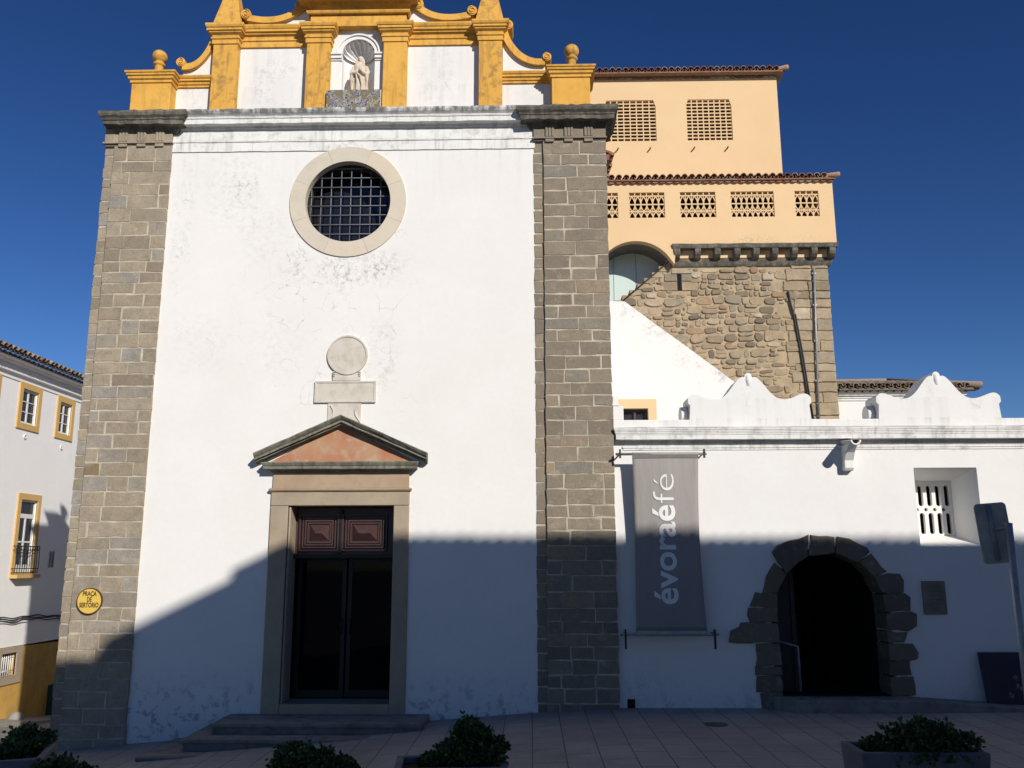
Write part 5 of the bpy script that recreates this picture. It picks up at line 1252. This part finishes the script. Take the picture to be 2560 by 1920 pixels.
# small wall fittings: cable bundle, twin socket, kerb stone, green box
b = MB(); pts = [(XL + 0.05, 4 + 0.1 * i, 0.90 - 0.003 * i + 0.022 * math.sin(i * 0.33) + 0.012 * math.sin(i * 0.81)) for i in range(176)]
b.tube(pts, 0.016, 6); b.tube([(p[0] + 0.01, p[1] + .1, p[2] - 0.045 + 0.028 * math.sin(i * 0.47)) for i, p in enumerate(pts)], 0.014, 6); b.tube([(p[0] + 0.02, p[1], p[2] - 0.09) for p in pts], 0.012, 6)
tag(b.build('wall_cable', M['black_iron']), 'black cable bundle strung along the white side street house', 'cable')
b = MB(); b.box(XL + 0.02, XL + 0.04, 10.72, 10.78, 1.95, 2.38); b.box(XL + 0.02, XL + 0.04, 10.86, 10.92, 1.95, 2.38); b.build('wall_grille', M['curtain'], LH)
GB = thing('utility_box', 'dark green metal box against the shaded yellow plinth of the street house', 'box', (-12.85, 11.5, gz(-13, 11.5)))
zg = -1.62
b = MB(); b.box(XL + 0.021, XL + 0.30, 11.27, 11.85, zg - 0.4, -1.14); gb = b.build('casing', M['green_box'], GB, 0.015)
b = MB(); b.box(XL + 0.30, XL + 0.312, 11.32, 11.555, zg - 0.3, -1.20); b.box(XL + 0.30, XL + 0.312, 11.565, 11.80, zg - 0.3, -1.20); b.build('door', M['green_box'], gb)
b = MB(); b.ball((-12.62, 9.25, gz(-12.62, 9.25) + 0.08), 0.20, 14); b.box(-12.75, -12.5, 9.1, 9.4, gz(-12.6, 9.2) - .1, gz(-12.6, 9.2) + 0.12)
tag(b.build('kerb_stone', M['kerb'], None, 0.02), 'rounded grey guard stone at the foot of the yellow plinth', 'stone')

# ================================================================== traffic sign seen from behind
TS = thing('traffic_sign', 'back of a grey metal sign plate on a leaning galvanised post at the right edge', 'traffic sign', (4.42, -5.0, 0.0))
y = -5.0; PX = 4.345
post = [(PX, y, -0.1), (PX, y, 2.40)]
b = MB(); b.tube(post, 0.032, 14); b.lathe((PX, y, 2.40), [(0.034, 0), (0.034, 0.012), (0.0, 0.02)], 14); b.build('post', M['steel'], TS)
pc_, ph, pw, ro = Vector((4.295, y + 0.16, 2.33)), 0.27, 0.142, R(-4.5)
ex, ez = Vector((math.cos(ro), 0, -math.sin(ro))), Vector((math.sin(ro), 0, math.cos(ro)))
def plate(b, w_, h_, y0, y1, r_=0.035):
    ring = []
    for cx, cz, a0 in ((w_ - r_, h_ - r_, 0), (-w_ + r_, h_ - r_, 90), (-w_ + r_, -h_ + r_, 180), (w_ - r_, -h_ + r_, 270)):
        ring += arc(cx, cz, r_, a0, a0 + 90, 6)
    pts = [pc_ + ex * p[0] + ez * p[1] for p in ring]; n = len(pts)
    b.add([(p.x, p.y + y0, p.z) for p in pts] + [(p.x, p.y + y1, p.z) for p in pts], [tuple(range(n)), tuple(range(n, 2 * n))[::-1]] + [(i, (i + 1) % n, (i + 1) % n + n, i + n) for i in range(n)])
b = MB(); plate(b, pw, ph, 0.0, 0.004); plate(b, pw + 0.006, ph + 0.006, 0.001, 0.012, 0.04); pl = b.build('sign_plate', M['sign_back'], TS)
b = MB(); a_, c_ = pc_ + ez * (ph - 0.01) - ex * 0.015, pc_ - ez * (ph - 0.02) - ex * 0.015
for q in (-1, 1): b.tube([(a_.x + q * 0.018, a_.y - 0.012, a_.z), (c_.x + q * 0.018, c_.y - 0.012, c_.z)], 0.008, 6)
b.tube([(a_.x, a_.y - 0.008, a_.z), (c_.x, c_.y - 0.008, c_.z)], 0.012, 6); b.build('stiffening_rail', M['steel'], pl)
b = MB(); m_ = pc_ + ez * 0.03 - ex * 0.015; b.tube([(m_.x, m_.y - 0.02, m_.z), ((m_.x + PX) / 2, y + 0.03, 2.37), (PX, y, 2.38)], 0.017, 8); b.build('bracket_arm', M['steel'], TS)
b = MB(); plate(b, pw - 0.004, ph - 0.004, 0.0125, 0.014); b.build('sign_face', M['sign_face'], pl)

# ================================================================== manhole cover
b = MB(); zc = gz(2.45, -1.4); mx, my = 2.35, -1.25
b.zprism([(mx + 0.15 * math.cos(2 * math.pi * k_ / 28), my + 0.15 * math.sin(2 * math.pi * k_ / 28)) for k_ in range(28)], zc - 0.02, zc + 0.008)
tag(b.build('manhole_cover', M['manhole'], None, 0.003), 'small round iron cover set into the paving slabs', 'manhole cover')

# ================================================================== concrete planters and their shrubs
def planter(x, y, w_, d, h, rz, label):
    z = gz(x, y) - 0.02
    p = thing('planter', label, 'planter', (x, y, z), 'concrete planters across the square')
    b = MB(); t = 0.07; s_ = 0.93
    def ring(hw, hd, zz): return [(-hw, -hd, zz), (hw, -hd, zz), (hw, hd, zz), (-hw, hd, zz)]
    vs = ring(w_ / 2 * s_, d / 2 * s_, 0) + ring(w_ / 2, d / 2, h) + ring(w_ / 2 - t, d / 2 - t, h) + ring(w_ / 2 - t, d / 2 - t, h - 0.08)
    b.add(vs, [(k_ * 4 + i, k_ * 4 + (i + 1) % 4, k_ * 4 + 4 + (i + 1) % 4, k_ * 4 + 4 + i) for k_ in range(3) for i in range(4)] + [(0, 3, 2, 1)])
    ORG[p.name] = Vector((0, 0, 0)); b.build('trough', M['planter'], p, 0.015)
    b = MB(); b.box(-w_ / 2 + t + .003, w_ / 2 - t - .003, -d / 2 + t + .003, d / 2 - t - .003, h - 0.2, h - 0.06); b.build('soil', M['soil'], p)
    p.rotation_euler = (0, 0, rz); return z + h
def shrub(x, y, z, blobs, n, label, seed, leaf=0.036, lit=0.0):
    r_ = random.Random(seed)
    p = thing('shrub', label, 'shrub', (x, y, z), 'shrubs growing in the planters'); ORG[p.name] = Vector((0, 0, 0))
    b = MB(); st = MB()
    tot = sum(q[3] * q[4] for q in blobs)
    for bx, by, bz, rx, rz_ in blobs:
        st.tube([(bx * 0.3, by * 0.3, -0.08), (bx * 0.7, by * 0.7, bz * 0.55), (bx, by, bz + rz_ * 0.4)], [0.012, 0.009, 0.004], 6)
        for k_ in range(9):
            t = r_.uniform(0, 6.28); st.tube([(bx * 0.7, by * 0.7, bz * 0.55), (bx + rx * 1.05 * math.cos(t), by + rx * 0.8 * math.sin(t), bz + rz_ * r_.uniform(-0.3, 0.8))], [0.007, 0.003], 5)
        for k_ in range(int(n * rx * rz_ / tot / 4)):
            # a little sprig of leaves
            u, t = r_.uniform(-1, 1), r_.uniform(0, 6.28); q = r_.uniform(0.2, 1.0) ** 0.5 * (r_.uniform(1.1, 1.45) if r_.random() < 0.2 else 1)
            s_ = math.sqrt(1 - u * u); c0 = Vector((bx + rx * q * s_ * math.cos(t), by + rx * q * s_ * math.sin(t), bz + rz_ * q * u))
            if c0.z < -0.03: continue
            out = Vector((s_ * math.cos(t), s_ * math.sin(t), u + 0.5)).normalized()
            for w_ in range(4):
                d = (out + Vector((r_.gauss(0, .7), r_.gauss(0, .7), r_.gauss(0, .6)))).normalized()
                sd_ = d.cross(Vector((r_.gauss(0, 1), r_.gauss(0, 1), r_.gauss(0, 1)))).normalized(); L = leaf * r_.uniform(0.6, 1.4); ww = L * 0.38
                a_ = c0 + d * 0.008; nn_ = d.cross(sd_) * L * 0.12
                b.tone = min(1, max(0, r_.gauss(0.42, 0.28) + (0.3 if r_.random() < lit else 0)))
                b.add([a_, a_ + d * L * .35 + sd_ * ww, a_ + d * L * .75 + sd_ * ww * .7 + nn_, a_ + d * L + nn_, a_ + d * L * .75 - sd_ * ww * .7 + nn_, a_ + d * L * .35 - sd_ * ww], [(0, 1, 2, 3, 4, 5)])
    b.build('foliage', M['leaf'], p); st.build('stem', M['stem'], p); return p
zt_ = planter(3.42, -4.72, 1.12, 0.55, 0.43, 0.0, 'long grey concrete planter in front of the arched entrance')
shrub(3.45, -4.75, zt_ - 0.06, [(-0.36, 0, .05, .13, .09), (-0.17, 0.03, .11, .16, .13), (0.04, -0.02, .15, .15, .15), (0.22, 0.02, .14, .15, .12), (0.40, 0, .10, .13, .09), (0.0, 0, .04, .38, .08)], 5600, 'low wide green shrub in the planter before the arched entrance', 11)
zt_ = planter(-0.74, -4.66, 1.02, 0.6, 0.40, R(5), 'grey concrete planter below the stretch of wall between church door and stone corner')
shrub(-0.6, -4.6, zt_ - 0.06, [(0.0, 0, .29, .13, .12), (-0.13, 0, .12, .16, .10), (0.22, 0.02, .13, .15, .12), (0.02, 0, .14, .20, .12), (-0.33, 0, .04, .11, .06), (0.13, 0, .27, .10, .06)], 5600, 'upright dark green shrub in the planter right of the door steps', 12)
zt_ = planter(-2.0, -4.75, 1.0, 0.6, 0.36, R(-3), 'grey concrete planter cut off by the frame below the door steps')
shrub(-2.0, -4.7, zt_ - 0.06, [(-0.20, 0, .20, .17, .14), (0.02, 0, .17, .20, .14), (0.25, 0.02, .10, .16, .12), (-0.36, 0, .06, .12, .08), (-0.02, 0, .06, .36, .08)], 5600, 'rounded dark green shrub standing in front of the door steps', 13)
zt_ = planter(-4.5, -4.2, 0.8, 0.6, 0.40, R(-20), 'grey concrete planter cut off by the frame before the left stone corner')
shrub(-4.6, -4.15, zt_ - 0.06, [(-0.14, 0, .09, .14, .11), (0.0, 0, .12, .15, .12), (0.16, 0.02, .08, .14, .10)], 4500, 'low dark green shrub before the left stone corner', 14, lit=0.1)
zt_ = planter(-5.40, -3.45, 0.60, 1.15, 0.60, R(20), 'tall grey concrete planter at the left edge of the square')
shrub(-5.42, -3.35, zt_ - 0.06, [(-0.06, 0.10, .13, .14, .12), (0.05, 0.28, .08, .11, .09), (0.0, -0.2, .08, .14, .09), (0.10, 0.0, .06, .12, .08), (-0.05, 0, .04, .24, .07)], 4600, 'half sunlit shrub in the planter at the left edge of the square', 15, lit=0.35)

# ================================================================== house behind the viewer: it shades the square
OH = thing('opposite_house', 'tall pale house across the square whose roofline shades the church front', 'house', (14, -17, 0))
YF = -16.0
ez_ = 2.26 + 16 * 0.62                     # eave height that throws the shadow line
b = MB(); b.box(6.25, 34, YF - 9, YF, -0.5, ez_ - 0.35)
b.prism([(3.75, -0.5), (6.25, -0.5), (6.25, ez_ - 0.1), (5.92, ez_), (3.78, ez_ - 1.55), (3.75, ez_ - 1.57)], YF - 9, YF)
b.prism([(2.72, -0.5), (3.75, -0.5), (3.75, ez_ - 1.57), (2.72, ez_ - 1.57)], YF - 9, YF)
wins_ = []
b.build('wall', M['opp_wall'], OH)
b = MB(); tiles(b, (6.05, YF + 0.35, ez_ - 0.16), (1, 0, 0), (0, 1, 0), 130, 0.21, 4, 18, 0.36, 0.09)
b.tone = 0.3; b.box(6.0, 34, YF + 0.001, YF + 0.30, ez_ - 0.34, ez_ - 0.22); b.add([(6.0, YF + 0.3, ez_ - 0.2), (34, YF + 0.3, ez_ - 0.2), (34, YF - 4, ez_ + 1.2), (6.0, YF - 4, ez_ + 1.2)], [(0, 1, 2, 3)])
b.add([(6.0, YF - 8.3, ez_ - 0.2), (34, YF - 8.3, ez_ - 0.2), (34, YF - 4, ez_ + 1.2), (6.0, YF - 4, ez_ + 1.2)], [(0, 1, 2, 3)]); b.build('roof', M['tile'], OH)
for fl in range(3):
    for k_ in range(9):
        x = 7.4 + 2.9 * k_; z = 1.0 + 3.7 * fl
        b = MB(); b.prism(rect(x - 0.7, x + 0.7, z - 0.15, z + 2.15), YF + 0.002, YF + 0.05, [rect(x - 0.5, x + 0.5, z, z + 2)]); w_ = b.build('window', M['trim_yellow'], OH)
        b = MB(); b.prism(rect(x - 0.5, x + 0.5, z, z + 2), YF + 0.003, YF + 0.03, [rect(x - 0.44, x - 0.03, z + 0.06, z + 1.94), rect(x + 0.03, x + 0.44, z + 0.06, z + 1.94)]); b.build('sash', M['white_paint'], w_)
        b = MB(); b.box(x - 0.5, x + 0.5, YF + 0.001, YF + 0.012, z, z + 2); b.build('pane', M['pane'], w_)
